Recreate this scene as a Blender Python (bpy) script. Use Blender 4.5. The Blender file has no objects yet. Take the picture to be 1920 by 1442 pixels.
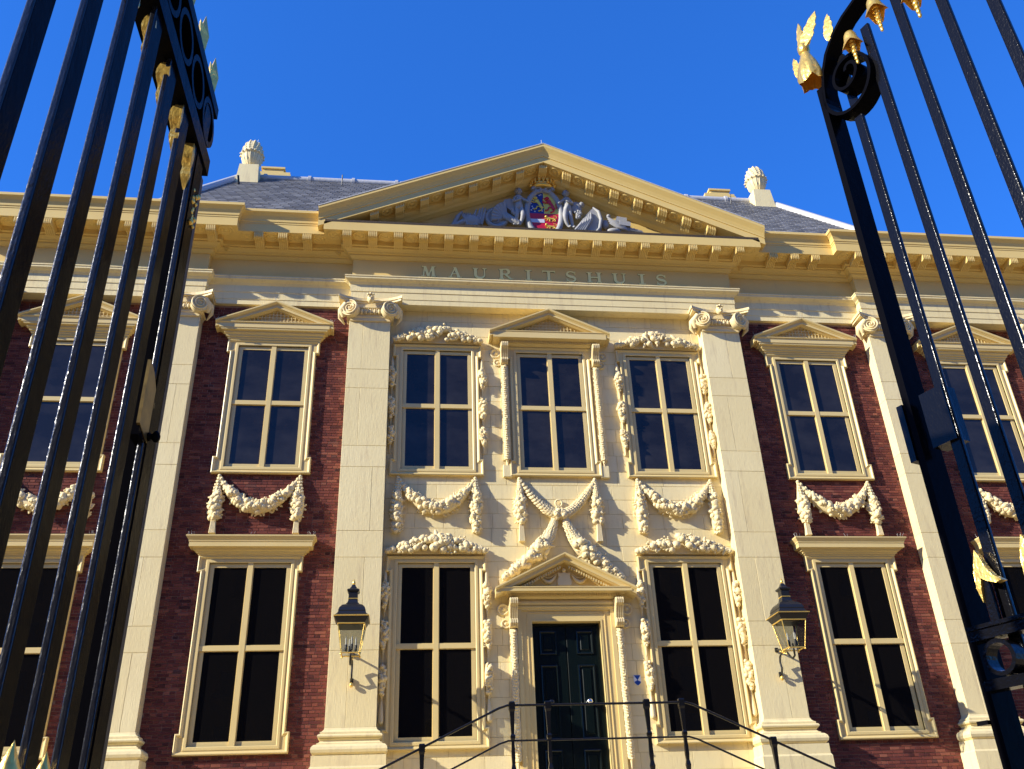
import bpy, math, random
from mathutils import Vector, Matrix, noise
random.seed(7)
PI = math.pi
S = bpy.context.scene
COL = S.collection

# ------------------------------------------------------------------ camera
CAM = Vector((-3.3225, -18.219, 1.6))
PITCH, YAW, ROLL = 0.49665, 0.13102, -0.0400
cam = bpy.data.cameras.new("camera")
co = bpy.data.objects.new("camera", cam)
COL.objects.link(co)
fw = Vector((math.sin(YAW)*math.cos(PITCH), math.cos(YAW)*math.cos(PITCH), math.sin(PITCH)))
rt = Vector((math.cos(YAW), -math.sin(YAW), 0)); up = rt.cross(fw)
r2 = rt*math.cos(ROLL)+up*math.sin(ROLL); u2 = -rt*math.sin(ROLL)+up*math.cos(ROLL)
co.matrix_world = Matrix(((r2.x, u2.x, -fw.x, CAM.x), (r2.y, u2.y, -fw.y, CAM.y), (r2.z, u2.z, -fw.z, CAM.z), (0, 0, 0, 1)))
cam.sensor_width = 36; cam.lens = 1667.0/1920*36; cam.clip_end = 3000; cam.clip_start = .05
S.camera = co
# ------------------------------------------------------------------ light
SUN = Vector((-3.1, -1.0, 1.5)).normalized()
EL = math.asin(SUN.z); ROT = math.atan2(SUN.x, SUN.y)
w = bpy.data.worlds.new("World"); S.world = w; w.use_nodes = True
nt = w.node_tree; bg = nt.nodes['Background']
sky = nt.nodes.new('ShaderNodeTexSky'); sky.sky_type = 'NISHITA'; sky.sun_disc = False
sky.sun_elevation = EL; sky.sun_rotation = ROT; sky.air_density = 1.0; sky.dust_density = 0.3; sky.ozone_density = 4.0
gam = nt.nodes.new('ShaderNodeHueSaturation'); gam.inputs['Saturation'].default_value = 1.0; gam.inputs['Value'].default_value = 1.0
gm = nt.nodes.new('ShaderNodeGamma'); gm.inputs['Gamma'].default_value = .7
nt.links.new(sky.outputs[0], gm.inputs[0]); nt.links.new(gm.outputs[0], gam.inputs['Color']); tintn = nt.nodes.new('ShaderNodeMix'); tintn.data_type = 'RGBA'; tintn.blend_type = 'MULTIPLY'; tintn.inputs['Factor'].default_value = 1
tintn.inputs['B'].default_value = (.16, .63, 1.60, 1)
nt.links.new(gam.outputs[0], tintn.inputs['A']); nt.links.new(tintn.outputs['Result'], bg.inputs[0]); bg.inputs[1].default_value = .15
sl = bpy.data.lights.new("sun", 'SUN'); sl.energy = 4.6; sl.angle = math.radians(.5); sl.color = (1, .94, .80)
so = bpy.data.objects.new("sun", sl); COL.objects.link(so)
so.rotation_euler = SUN.to_track_quat('Z', 'Y').to_euler(); so.location = (-30, -10, 30)
S.view_settings.view_transform = 'Standard'; S.view_settings.look = 'None'
S.view_settings.exposure = .86; S.view_settings.gamma = 1; S.view_settings.use_curve_mapping = False
S.render.engine = 'CYCLES'
S.cycles.max_bounces = 8; S.cycles.diffuse_bounces = 5

# ------------------------------------------------------------------ mesh builder
class MB:
    def __init__(s): s.v = []; s.f = []; s.sm = []; s.t = []; s.tint = .5
    def add(s, vs, fs, smooth=False):
        n = len(s.v); s.v += [tuple(v) for v in vs]
        for f in fs: s.f.append(tuple(n+i for i in f)); s.sm.append(smooth); s.t.append(s.tint)
        return s
    def box(s, x0, x1, y0, y1, z0, z1):
        return s.add([(x0,y0,z0),(x1,y0,z0),(x1,y1,z0),(x0,y1,z0),(x0,y0,z1),(x1,y0,z1),(x1,y1,z1),(x0,y1,z1)],
                     [(0,1,5,4),(1,2,6,5),(2,3,7,6),(3,0,4,7),(4,5,6,7),(3,2,1,0)])
    def rbar(s, x0, x1, y0, y1, z0, z1, r=.0035, n=4):
        """upright bar with rounded long edges"""
        poly = []
        for cx, cy, a0 in ((x1-r, y0+r, -PI/2), (x1-r, y1-r, 0), (x0+r, y1-r, PI/2), (x0+r, y0+r, PI)):
            poly += [(cx+r*math.cos(a0+PI/2*k/n), cy+r*math.sin(a0+PI/2*k/n)) for k in range(n+1)]
        return s.prism(poly, z0, z1, 'xy')
    def bbox(s, x0, x1, y0, y1, z0, z1, b=.004):
        """box whose front (y0) edges are chamfered by b"""
        y2 = y0+b
        vs = [(x0+b,y0,z0+b),(x1-b,y0,z0+b),(x1-b,y0,z1-b),(x0+b,y0,z1-b),(x0,y2,z0),(x1,y2,z0),(x1,y2,z1),(x0,y2,z1),(x0,y1,z0),(x1,y1,z0),(x1,y1,z1),(x0,y1,z1)]
        return s.add(vs, [(0,1,2,3),(4,5,1,0),(5,6,2,1),(6,7,3,2),(7,4,0,3),(8,9,5,4),(9,10,6,5),(10,11,7,6),(11,8,4,7)])
    def prism(s, poly, c0, c1, m='xz', smooth=False):
        """poly 2d (ccw as seen from the c0 side), extruded c0..c1"""
        n = len(poly)
        def mp(a, b, c):
            return {'xz': (a, c, b), 'yz': (c, a, b), 'xy': (a, b, c)}[m]
        vs = [mp(a, b, c0) for a, b in poly]+[mp(a, b, c1) for a, b in poly]
        s.add(vs, [tuple(range(n)), tuple(range(2*n-1, n-1, -1))])
        k = len(s.v)-2*n
        for i in range(n):
            j = (i+1) % n
            s.f.append((k+j, k+i, k+n+i, k+n+j)); s.sm.append(smooth); s.t.append(s.tint)
        return s
    def sweep(s, path, prof, m='xy', closed=False, ends=None, capped=True, smooth=False):
        """path 2d in the plane (a,b); prof closed loop of (offset along left normal, c); mitred"""
        n = len(path); rings = []
        for i, p in enumerate(path):
            p = Vector(p)
            if ends and ends[i] is not None: N = Vector(ends[i])
            else:
                ds = []
                if i > 0 or closed: ds.append((p-Vector(path[i-1])).normalized())
                if i < n-1 or closed: ds.append((Vector(path[(i+1) % n])-p).normalized())
                ns = [Vector((-d.y, d.x)) for d in ds]
                if len(ns) == 1: N = ns[0]
                else:
                    N = ns[0]+ns[1]; N = N/max(.05, N.dot(ns[0]))
            ring = []
            for o, c in prof:
                a, b = p.x+N.x*o, p.y+N.y*o
                ring.append({'xy': (a, b, c), 'xz': (a, c, b), 'yz': (c, a, b)}[m])
            rings.append(ring)
        k = len(s.v); q = len(prof)
        for r in rings: s.v += r
        for i in range(n if closed else n-1):
            a = k+i*q; b = k+((i+1) % n)*q
            for j in range(q):
                l = (j+1) % q
                s.f.append((a+j, b+j, b+l, a+l)); s.sm.append(smooth); s.t.append(s.tint)
        if not closed and capped:
            s.f.append(tuple(range(k, k+q))); s.sm.append(False); s.t.append(s.tint)
            s.f.append(tuple(range(k+(n-1)*q+q-1, k+(n-1)*q-1, -1))); s.sm.append(False); s.t.append(s.tint)
        return s
    def lathe(s, prof, c=(0, 0, 0), n=16, smooth=True, M=None, sq=None, phase=0.):
        """prof (r,z) revolved about z"""
        vs = []
        for r, z in prof:
            for i in range(n):
                a = 2*PI*i/n+phase
                v = Vector((r*math.cos(a), r*math.sin(a), z))
                if sq: v.x *= sq[0]; v.y *= sq[1]
                if M: v = M @ v
                vs.append((v.x+c[0], v.y+c[1], v.z+c[2]))
        fs = []
        for j in range(len(prof)-1):
            for i in range(n):
                k = (i+1) % n
                fs.append((j*n+i, j*n+k, (j+1)*n+k, (j+1)*n+i))
        s.add(vs, fs, smooth)
        if prof[0][0] > 1e-4: s.add(vs[:n], [tuple(range(n-1, -1, -1))])
        if prof[-1][0] > 1e-4: s.add(vs[-n:], [tuple(range(n))])
        return s
    def tube(s, pts, rad, n=8, smooth=True, flat=None, cap=True):
        pts = [Vector(p) for p in pts]
        if not hasattr(rad, '__len__'): rad = [rad]*len(pts)
        vs = []; prev = None
        for i, p in enumerate(pts):
            d = (pts[min(i+1, len(pts)-1)]-pts[max(i-1, 0)]).normalized()
            if prev is None:
                a = Vector((0, 1, 0)) if abs(d.y) < .9 else Vector((1, 0, 0))
                e = (a-d*a.dot(d)).normalized()
            else: e = (prev-d*prev.dot(d)).normalized()
            prev = e; g = d.cross(e)
            fl = flat or (1, 1)
            for k in range(n):
                t = 2*PI*k/n+PI/n
                vs.append(p+e*(math.cos(t)*rad[i]*fl[0])+g*(math.sin(t)*rad[i]*fl[1]))
        fs = [(j*n+i, j*n+(i+1) % n, (j+1)*n+(i+1) % n, (j+1)*n+i) for j in range(len(pts)-1) for i in range(n)]
        s.add(vs, fs, smooth)
        if cap: s.add(vs[:n], [tuple(range(n-1, -1, -1))]); s.add(vs[-n:], [tuple(range(n))])
        return s
    def ball(s, c, r, M=None, lod=1):
        vs, fs = ICO[lod]
        if not hasattr(r, '__len__'): r = (r, r, r)
        out = []
        for v in vs:
            q = Vector((v[0]*r[0], v[1]*r[1], v[2]*r[2]))
            if M is not None: q = M @ q
            out.append((q.x+c[0], q.y+c[1], q.z+c[2]))
        return s.add(out, fs, True)
    def build(s, name, mat, parent=None, loc=None, label=None, kind=None, rot=None):
        me = bpy.data.meshes.new(name); me.from_pydata(s.v, [], s.f)
        me.polygons.foreach_set('use_smooth', s.sm)
        at = me.attributes.new('tint', 'FLOAT', 'FACE'); at.data.foreach_set('value', s.t)
        if mat: me.materials.append(mat)
        me.update()
        return link(name, me, parent, loc, label, kind, rot)

def link(name, me, parent=None, loc=None, label=None, kind=None, rot=None):
    o = bpy.data.objects.new(name, me); COL.objects.link(o)
    if parent: o.parent = parent
    if loc: o.location = loc
    if rot: o.rotation_euler = rot
    if label: o['label'] = label
    if kind: o['kind'] = kind
    return o
def thing(name, label, cat, loc=(0, 0, 0), rot=(0, 0, 0), group=None):
    o = bpy.data.objects.new(name, None); COL.objects.link(o); o.location = loc; o.rotation_euler = rot
    o.empty_display_size = .2
    o['label'] = label; o['category'] = cat
    if group: o['group'] = group
    return o
def copy_tree(o, parent=None):
    c = o.copy(); COL.objects.link(c); c.parent = parent
    for ch in o.children: copy_tree(ch, c)
    return c

def ico_data():
    import bmesh
    res = {}
    for lod, sub in ((0, 1), (1, 2), (2, 3)):
        bm = bmesh.new(); bmesh.ops.create_icosphere(bm, subdivisions=sub, radius=1)
        res[lod] = ([tuple(v.co) for v in bm.verts], [tuple(v.index for v in f.verts) for f in bm.faces]); bm.free()
    return res
ICO = ico_data()

# ------------------------------------------------------------------ materials
def mat(name, col, rough=.6, metal=0, spec=.5, ior=None, bump=None, var=None, coat=0, tint=None, emit=None):
    m = bpy.data.materials.new(name); m.use_nodes = True; t = m.node_tree; b = t.nodes['Principled BSDF']
    b.inputs['Base Color'].default_value = (*col, 1); b.inputs['Roughness'].default_value = rough
    b.inputs['Metallic'].default_value = metal; b.inputs['Specular IOR Level'].default_value = spec
    if ior: b.inputs['IOR'].default_value = ior
    if coat: b.inputs['Coat Weight'].default_value = coat; b.inputs['Coat Roughness'].default_value = .05
    geo = t.nodes.new('ShaderNodeNewGeometry')
    cur = None
    if tint:      # list of (pos, colour) over the per-piece attribute
        a = t.nodes.new('ShaderNodeAttribute'); a.attribute_name = 'tint'
        cr = t.nodes.new('ShaderNodeValToRGB'); e = cr.color_ramp.elements
        e[0].position, e[0].color = tint[0][0], (*tint[0][1], 1); e[1].position, e[1].color = tint[-1][0], (*tint[-1][1], 1)
        for p, c in tint[1:-1]: x = e.new(p); x.color = (*c, 1)
        t.links.new(a.outputs['Fac'], cr.inputs[0]); cur = cr.outputs[0]
    for vr in (var or []):    # (scale tuple, detail, colour, lo, hi, strength)
        sc, det, c2, lo, hi, st = vr
        mp = t.nodes.new('ShaderNodeMapping'); mp.inputs['Scale'].default_value = sc
        nz = t.nodes.new('ShaderNodeTexNoise'); nz.inputs['Scale'].default_value = 1; nz.inputs['Detail'].default_value = det
        nz.inputs['Roughness'].default_value = .65
        rm = t.nodes.new('ShaderNodeMapRange'); rm.inputs['From Min'].default_value = lo; rm.inputs['From Max'].default_value = hi
        rm.inputs['To Max'].default_value = st
        mx = t.nodes.new('ShaderNodeMix'); mx.data_type = 'RGBA'
        t.links.new(geo.outputs['Position'], mp.inputs[0]); t.links.new(mp.outputs[0], nz.inputs[0])
        t.links.new(nz.outputs['Fac'], rm.inputs[0]); t.links.new(rm.outputs[0], mx.inputs['Factor'])
        if cur: t.links.new(cur, mx.inputs['A'])
        else: mx.inputs['A'].default_value = (*col, 1)
        mx.inputs['B'].default_value = (*c2, 1); cur = mx.outputs['Result']
    if cur: t.links.new(cur, b.inputs['Base Color'])
    prev = None
    for bp in (bump or []):   # (scale tuple, detail, strength, distance)
        sc, det, st, dist = bp
        mp = t.nodes.new('ShaderNodeMapping'); mp.inputs['Scale'].default_value = sc
        nz = t.nodes.new('ShaderNodeTexNoise'); nz.inputs['Scale'].default_value = 1; nz.inputs['Detail'].default_value = det
        bn = t.nodes.new('ShaderNodeBump'); bn.inputs['Strength'].default_value = st; bn.inputs['Distance'].default_value = dist
        t.links.new(geo.outputs['Position'], mp.inputs[0]); t.links.new(mp.outputs[0], nz.inputs[0])
        t.links.new(nz.outputs['Fac'], bn.inputs['Height'])
        if prev: t.links.new(prev, bn.inputs['Normal'])
        prev = bn.outputs[0]
    if prev: t.links.new(prev, b.inputs['Normal'])
    return m
STONE = mat('cream_stone_paint', (.80, .67, .36), .6, spec=.35, tint=[(0, (.75, .615, .315)), (.5, (.80, .67, .36)), (1, (.83, .71, .41))],
            var=[((.5, .5, .35), 4, (.70, .56, .28), .42, .72, .55), ((7, 7, .9), 5, (.52, .40, .23), .53, .74, .6), ((26, 26, 30), 2, (.42, .33, .22), .70, .78, .35)],
            bump=[((90, 90, 5), 3, .5, .008), ((14, 14, 14), 4, .28, .010)])
STONEJ = mat('cream_stone_joint', (.56, .45, .25), .85)
CARVE = mat('carved_stone_paint', (.74, .61, .33), .55, spec=.35, var=[((3, 3, 3), 3, (.74, .58, .33), .4, .7, .6)], bump=[((55, 55, 55), 3, .22, .008)])
WOOD = mat('cream_wood_paint', (.70, .54, .235), .42, spec=.45, var=[((.6, .6, .6), 3, (.64, .48, .19), .4, .7, .6), ((12, 12, 2), 4, (.52, .38, .19), .6, .8, .35)], bump=[((30, 30, 4), 3, .12, .004)])
CORN = mat('cornice_paint', (.76, .555, .195), .5, spec=.4, var=[((.6, .6, .8), 4, (.69, .48, .155), .4, .7, .6), ((7, 7, 2), 5, (.56, .39, .20), .6, .8, .35)], bump=[((20, 20, 20), 3, .12, .006)])
BR = [(0, (.045, .014, .014)), (.25, (.10, .026, .023)), (.5, (.145, .038, .029)), (.75, (.20, .058, .040)), (.93, (.27, .095, .06)), (1, (.075, .034, .034))]
BRICK = mat('red_brick', (.22, .06, .05), .85, spec=.2, tint=BR, var=[((1.1, 1.1, .9), 4, (.08, .022, .022), .42, .68, .35), ((60, 60, 60), 2, (.20, .08, .065), .55, .8, .4)], bump=[((90, 90, 90), 3, .4, .006)])
MORT = mat('brick_mortar', (.33, .22, .17), .9, var=[((3, 3, 3), 3, (.15, .085, .07), .4, .65, .8)], bump=[((60, 60, 60), 2, .3, .005)])
SLATE = mat('slate', (.13, .135, .15), .5, spec=.5, tint=[(0, (.16, .155, .15)), (.5, (.245, .24, .235)), (1, (.33, .32, .305))],
            var=[((.25, .25, .25), 3, (.34, .33, .31), .5, .75, .5)], bump=[((25, 25, 25), 3, .3, .01)])
ROOFB = mat('roof_underlay', (.05, .05, .055), .9)
LEAD = mat('lead_flashing', (.47, .46, .45), .5, metal=0, bump=[((9, 9, 9), 3, .4, .02)])
SCULPT = mat('grey_sculpture_paint', (.34, .335, .315), .6, var=[((4, 4, 4), 3, (.30, .30, .34), .4, .7, .7)], bump=[((40, 40, 40), 3, .4, .01)])
GLASS = mat('window_glass', (.0045, .004, .004), .015, spec=.42, bump=[((1.2, 1.2, .6), 2, .25, .02)])
GLASSU = mat('window_glass_painted_clouds', (.012, .010, .009), .015, spec=.40, var=[((.8, .8, 1.3), 4, (.034, .030, .028), .42, .70, .8)], bump=[((1.2, 1.2, .6), 2, .25, .02)])  # greyer base with pale noise patches imitates cloud reflections; no blind is modelled
DOOR = mat('dark_green_door_paint', (.003, .0065, .0065), .25, spec=.35, bump=[((5, 5, 1), 2, .05, .004)])
GOLD = mat('gilding', (.98, .66, .16), .30, metal=.72, bump=[((70, 70, 45), 3, .9, .004)], var=[((40, 40, 40), 3, (.62, .36, .07), .5, .75, .6)])
GOLDL = mat('gilded_lettering', (1.0, .93, .38), .45, metal=.0, bump=[((60, 60, 60), 3, .3, .004)])
BLACK = mat('black_gloss_iron', (.0045, .0045, .006), .17, spec=.5, ior=1.30, bump=[((170, 170, 130), 3, .5, .0016), ((32, 32, 26), 3, .35, .003)])
IRON = mat('black_iron_smooth', (.006, .006, .007), .25, spec=.5, bump=[((50, 50, 50), 2, .2, .003)])
LAMPB = mat('lantern_black_paint', (.012, .012, .013), .35, bump=[((60, 60, 60), 2, .1, .002)])
BLACKL = mat('black_gloss_iron_rough', (.0035, .0035, .005), .18, spec=.5, ior=1.07, bump=[((160, 160, 120), 3, .3, .0012), ((32, 32, 26), 3, .35, .003)])
EDGE = mat('iron_edge_painted_sheen', (.010, .011, .017), .24, spec=.6, bump=[((170, 170, 60), 3, .7, .0016)])  # bluer and glossier than the bars, imitating bright sheen on their narrow edges
BRASS = mat('dull_brass', (.30, .20, .06), .4, metal=.6, var=[((18, 18, 18), 3, (.10, .07, .03), .4, .7, .8)])
DKBROWN = mat('dark_brown_mottle', (.09, .06, .022), .6, var=[((60, 60, 30), 4, (.025, .017, .008), .4, .6, .9)], bump=[((150, 150, 80), 3, .6, .002)])  # dark brown with darker mottling
LINE = mat('lettering_outline_paint', (.12, .065, .02), .6)
STEEL = mat('polished_knob', (.7, .7, .68), .25, metal=1)
WIRE = mat('spike_wire', (.5, .5, .48), .4, metal=.6)
WHITE = mat('white_enamel', (.75, .77, .8), .3); BLUE = mat('blue_enamel', (.01, .06, .33), .3)
HRED = mat('heraldic_red', (.55, .01, .035), .4); HBLUE = mat('heraldic_blue', (.015, .03, .20), .4); HGOLD = mat('heraldic_gold', (.85, .60, .10), .4, metal=.35, bump=[((45, 45, 45), 2, .4, .004)])
HWHITE = mat('heraldic_white', (.62, .62, .68), .5)
CANDLE = mat('candle_tube', (.75, .72, .62), .5)
def lampglass():
    m = bpy.data.materials.new('lantern_glass'); m.use_nodes = True; t = m.node_tree
    for n in list(t.nodes):
        if n.type != 'OUTPUT_MATERIAL': t.nodes.remove(n)
    o = t.nodes['Material Output']; tr = t.nodes.new('ShaderNodeBsdfTransparent'); gl = t.nodes.new('ShaderNodeBsdfGlossy'); mx = t.nodes.new('ShaderNodeMixShader')
    tr.inputs[0].default_value = (.66, .67, .66, 1); gl.inputs['Roughness'].default_value = .03; mx.inputs[0].default_value = .10
    t.links.new(tr.outputs[0], mx.inputs[1]); t.links.new(gl.outputs[0], mx.inputs[2]); t.links.new(mx.outputs[0], o.inputs[0]); return m
LGLASS = lampglass()
PAVE = mat('paving', (.37, .275, .14), .85, var=[((2, 2, 2), 5, (.31, .23, .12), .4, .7, .8)], bump=[((8, 8, 8), 4, .3, .01)])
FAR = mat('unseen_dark_brick', (.14, .07, .05), .85, var=[((1, 1, 9), 3, (.08, .04, .03), .4, .7, .8)])

# ------------------------------------------------------------------ setting
g = MB().box(-900, 900, -900, 900, -.5, 0).build('ground', PAVE, kind='structure')

# ================================================================== museum
B = thing('museum_building', 'cream and red brick classical palace with pediment, pilasters and gilded name over the door', 'museum')
FWD, REC = -.28, -.08
# plan breaks of the entablature: forward in the middle and over the outer bays, recessed over two bays
XI, XO, XE = 4.75, 8.14, 13.40
PLAN = [(XE, 6), (XE, FWD), (XO, FWD), (XO, REC), (XI, REC), (XI, FWD), (-XI, FWD), (-XI, REC), (-XO, REC), (-XO, FWD), (-XE, FWD), (-XE, 6)]
# walking from +x to -x puts "left normal" at -y (outwards)
def neg(pr): return [(o, c) for o, c in pr]

core = MB()
core.box(-XE+.05, XE-.05, .30, 21, 0, 15.3)                      # body behind the facade
core.build('wall_core', MORT, B)
# brick bays (backing) and bricks
def wins_for(xc):
    return [(xc-.98, xc+.98, 3.62, 7.50), (xc-.98, xc+.98, 9.22, 12.60)]
bays = [(-12.42, -9.10, [-10.76]), (-8.14, -4.75, [-6.45]), (4.75, 8.14, [6.45]), (9.10, 12.42, [10.76])]
BL, BH, JT = .215, .0545, .0105
allb = []
random.seed(3)
for bi, (x0, x1, xs) in enumerate(bays):
    wall = MB().box(x0-.02, x1+.02, .012, .30, 2.2, 13.6).build('brick_wall', MORT, B)
    holes = [h for xc in xs for h in wins_for(xc)]
    z = 2.55; row = 0
    while z+BH < 13.52:
        x = x0-random.random()*.02-(0 if row % 2 else .06)-(.11 if row % 4 == 3 else 0)
        while x < x1:
            L = BL if (row % 2 == 0) else .102
            if random.random() < .06: L = BL*random.uniform(.6, 1)
            a, b = max(x, x0), min(x+L, x1)
            if b-a > .02:
                hit = False
                for h in holes:
                    if h[2] < z+BH/2 < h[3] and b > h[0] and a < h[1]:
                        if a < h[0] and h[0]-a > .03: b = h[0]
                        elif b > h[1] and b-h[1] > .03: a = h[1]
                        else: hit = True
                if not hit: allb.append((bi, wall, a, b, z))
            x += L+JT*random.uniform(.8, 1.2)
        z += BH+JT; row += 1
full = [(Vector(((a+b)/2, 0, z))-CAM).length for _, _, a, b, z in allb]
cand = sorted([i for i, t in enumerate(allb) if abs(t[3]-t[2]-BL) < 1e-4 and t[4] > 3.15 and abs(t[2]) < 8.1], key=lambda i: full[i])[:300]
cset = set(cand)
variants = []
for k in range(10):
    m = MB(); m.tint = (k+.5)/10; m.bbox(-BL/2, BL/2, 0, .02, 0, BH, .003)
    me = bpy.data.meshes.new('brick'); me.from_pydata(m.v, [], m.f)
    me.attributes.new('tint', 'FLOAT', 'FACE').data.foreach_set('value', m.t); me.materials.append(BRICK); variants.append(me)
rest = {}
for i, (bi, wall, a, b, z) in enumerate(allb):
    dy = random.uniform(-.003, .003)
    if i in cset:
        link('brick', variants[min(9, int(random.triangular(0, 10, 5)))], wall, ((a+b)/2, dy, z))
    else:
        m = rest.setdefault(bi, (wall, MB()))[1]; m.tint = random.random() if random.random() < .35 else random.triangular(.1, .95, .5)
        m.bbox(a, b, dy, .015, z+random.uniform(-.001, .001), z+BH+random.uniform(-.0015, .0005), .003)
for bi, (wall, m) in rest.items(): m.build('brick_courses', BRICK, wall, kind='stuff')

# central rendered stone wall with ashlar blocks, opening at the door
sw = MB()
for x0, x1, z0, z1 in ((-3.80, -.75, 2.2, 13.6), (.75, 3.80, 2.2, 13.6), (-.75, .75, 6.03, 13.6), (-.75, .75, 2.2, 2.9)):
    sw.box(x0, x1, .010, .30, z0, z1)
SW = sw.build('stone_wall', STONEJ, B)
holes = []
for xc, tall in ((-2.673, 0), (2.673, 0)):
    holes += [(xc-.93, xc+.93, 3.66, 7.36), (xc-.93, xc+.93, 9.25, 12.50)]
holes += [(-.95, .95, 9.25, 12.5), (-.95, .95, 2.2, 6.25)]
random.seed(11)
z = 2.4; row = 0; nb = 0
while z < 13.5:
    H = .335 if row % 5 else .40
    H = min(H, 13.52-z); x = -3.79-random.random()*.5
    while x < 3.79:
        L = random.choice((.62, .78, .92, .55, 1.05))
        segs = [(max(x, -3.79), min(x+L, 3.79))]
        for h in holes:
            if h[2] < z+H/2 < h[3]:
                ns = []
                for a, b in segs:
                    if b <= h[0] or a >= h[1]: ns.append((a, b)); continue
                    if a < h[0]: ns.append((a, h[0]))
                    if b > h[1]: ns.append((h[1], b))
                segs = ns
        for a, b in segs:
            if b-a > .05:
                mb_ = MB(); mb_.tint = random.triangular(0, 1, .5)
                mb_.bbox(a, b-.006, random.uniform(-.0025, .0025), .02, z, z+H-.006, .004).build('stone_block', STONE, SW); nb += 1
        x += L
    z += H; row += 1

# low plinth under everything
MB().sweep([(XE+.12, 6), (XE+.12, -.42), (-XE-.12, -.42), (-XE-.12, 6)], [(0, 0), (0, 2.55), (-.05, 2.6), (-.7, 2.6), (-.7, 0)]).build('plinth', STONE, B)

# ------------------------------------------------------------------ pilasters
def torus_prof(z0, z1, o0, bulge, n=6):
    r = (z1-z0)/2
    return [(o0+bulge*math.sin(PI*k/n), z0+(z1-z0)*(1-math.cos(PI*k/n))/2) for k in range(n+1)]
BASEP = ([(0, 3.32), (.20, 3.32), (.20, 3.50)]+torus_prof(3.50, 3.70, .12, .10)+[(.12, 3.72), (.09, 3.73), (.06, 3.76), (.075, 3.79), (.10, 3.80)]
         + torus_prof(3.805, 3.885, .07, .05)+[(.075, 3.89), (.075, 3.92), (.045, 3.93), (.015, 3.96), (.0, 4.0)])
def volute(m, cx, cz, R, yaw, cy, hand):
    """angled ionic volute: drum with a raised spiral, facing -y rotated by yaw"""
    rm = Matrix.Rotation(yaw, 3, 'Z')
    def T(p): q = rm @ Vector(p); return (q.x+cx, q.y+cy, q.z+cz)
    n = 28
    # drum
    vs = [T((R*math.cos(2*PI*i/n), -.02, R*math.sin(2*PI*i/n))) for i in range(n)]+[T((R*.92*math.cos(2*PI*i/n), .16, R*.92*math.sin(2*PI*i/n))) for i in range(n)]
    m.add(vs, [tuple(range(n))]); m.add(vs, [((i+1) % n, i, n+i, n+(i+1) % n) for i in range(n)], True)
    pts = []; turns = 2.6; N = 60
    for i in range(N+1):
        t = i/N; a = (PI/2-hand*t*turns*2*PI); r = R*(.95-.83*t)
        pts.append((r*math.cos(a), r*math.sin(a), r))
    # ridge strip
    vs = []
    for x, zz, r in pts:
        l = math.hypot(x, zz); k = R*.055+r*.06
        for dr, y in ((-k, -.02), (-k*.5, -.055), (k*.5, -.055), (k, -.02)):
            f = (l+dr)/l; vs.append(T((x*f, y, zz*f)))
    m.add(vs, [(i*4+j, i*4+j+1, (i+1)*4+j+1, (i+1)*4+j) for i in range(N) for j in range(3)], True)
    m.ball(T((0, -.03, 0)), R*.14, lod=1)
def capital(xc):
    m = MB()
    # abacus: concave front
    n = 14; pts = []
    for i in range(n+1):
        t = -1+2*i/n; pts.append((xc+t*.735, -.56+.20*(1-t*t)**.9))
    for z0, z1, g in ((13.475, 13.53, -.03), (13.53, 13.60, .0)):
        poly = [(xc-.72-g, .0), (xc-.745-g, -.50)]+[(xc+(x-xc)*(1+g), y-g) for x, y in pts]+[(xc+.745+g, -.50), (xc+.72+g, .0)]
        m.prism(poly, z0, z1, 'xy')
    cap = m.build('capital', CARVE, B)
    # one volute each side, with its hanging leaf and roll
    for s in (-1, 1):
        v = MB(); volute(v, xc+s*.475, 13.26, .205, math.radians(20*s), -.46, -s)
        v.tube([(xc+s*.60, -.36, 13.42), (xc+s*.70, -.28, 13.28), (xc+s*.70, -.22, 13.12), (xc+s*.60, -.16, 12.98)], [.05, .10, .09, .02], 8, flat=(1, .6))
        v.tube([(xc+s*.56, -.44, 13.40), (xc+s*.66, -.36, 13.25), (xc+s*.62, -.30, 13.10)], [.07, .10, .05], 8)
        v.build('volute', CARVE, cap)
    e = MB()
    e.box(xc-.46, xc+.46, -.33, .0, 13.0, 13.475); 
    e.sweep([(xc+.48, 0), (xc+.48, FWD), (xc-.48, FWD), (xc-.48, 0)], [(0, 13.0)]+torus_prof(13.075, 13.135, .02, .05)+[(.0, 13.15)])
    for i in range(7):
        x = xc-.30+.10*i
        e.ball((x, -.36, 13.235), (.036, .05, .075))
        if i < 6: e.box(x+.042, x+.058, -.395, -.3, 13.18, 13.31)
    e.sweep([(xc+.36, -.30), (xc-.36, -.30)], torus_prof(13.32, 13.38, .0, .07)+[(0, 13.38)])
    e.build('egg_and_dart', CARVE, cap)
    k = MB(); k.ball((xc, -.46, 13.53), (.085, .09, .12), lod=2)
    for dx, dz, r in ((-.035, .02, .025), (.035, .02, .025), (0, -.02, .03), (0, -.07, .035), (-.06, .08, .035), (.06, .08, .035), (0, .1, .04)): k.ball((xc+dx, -.54, 13.53+dz), r, lod=0)
    k.build('mask', CARVE, cap)
    return cap
random.seed(5)
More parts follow.
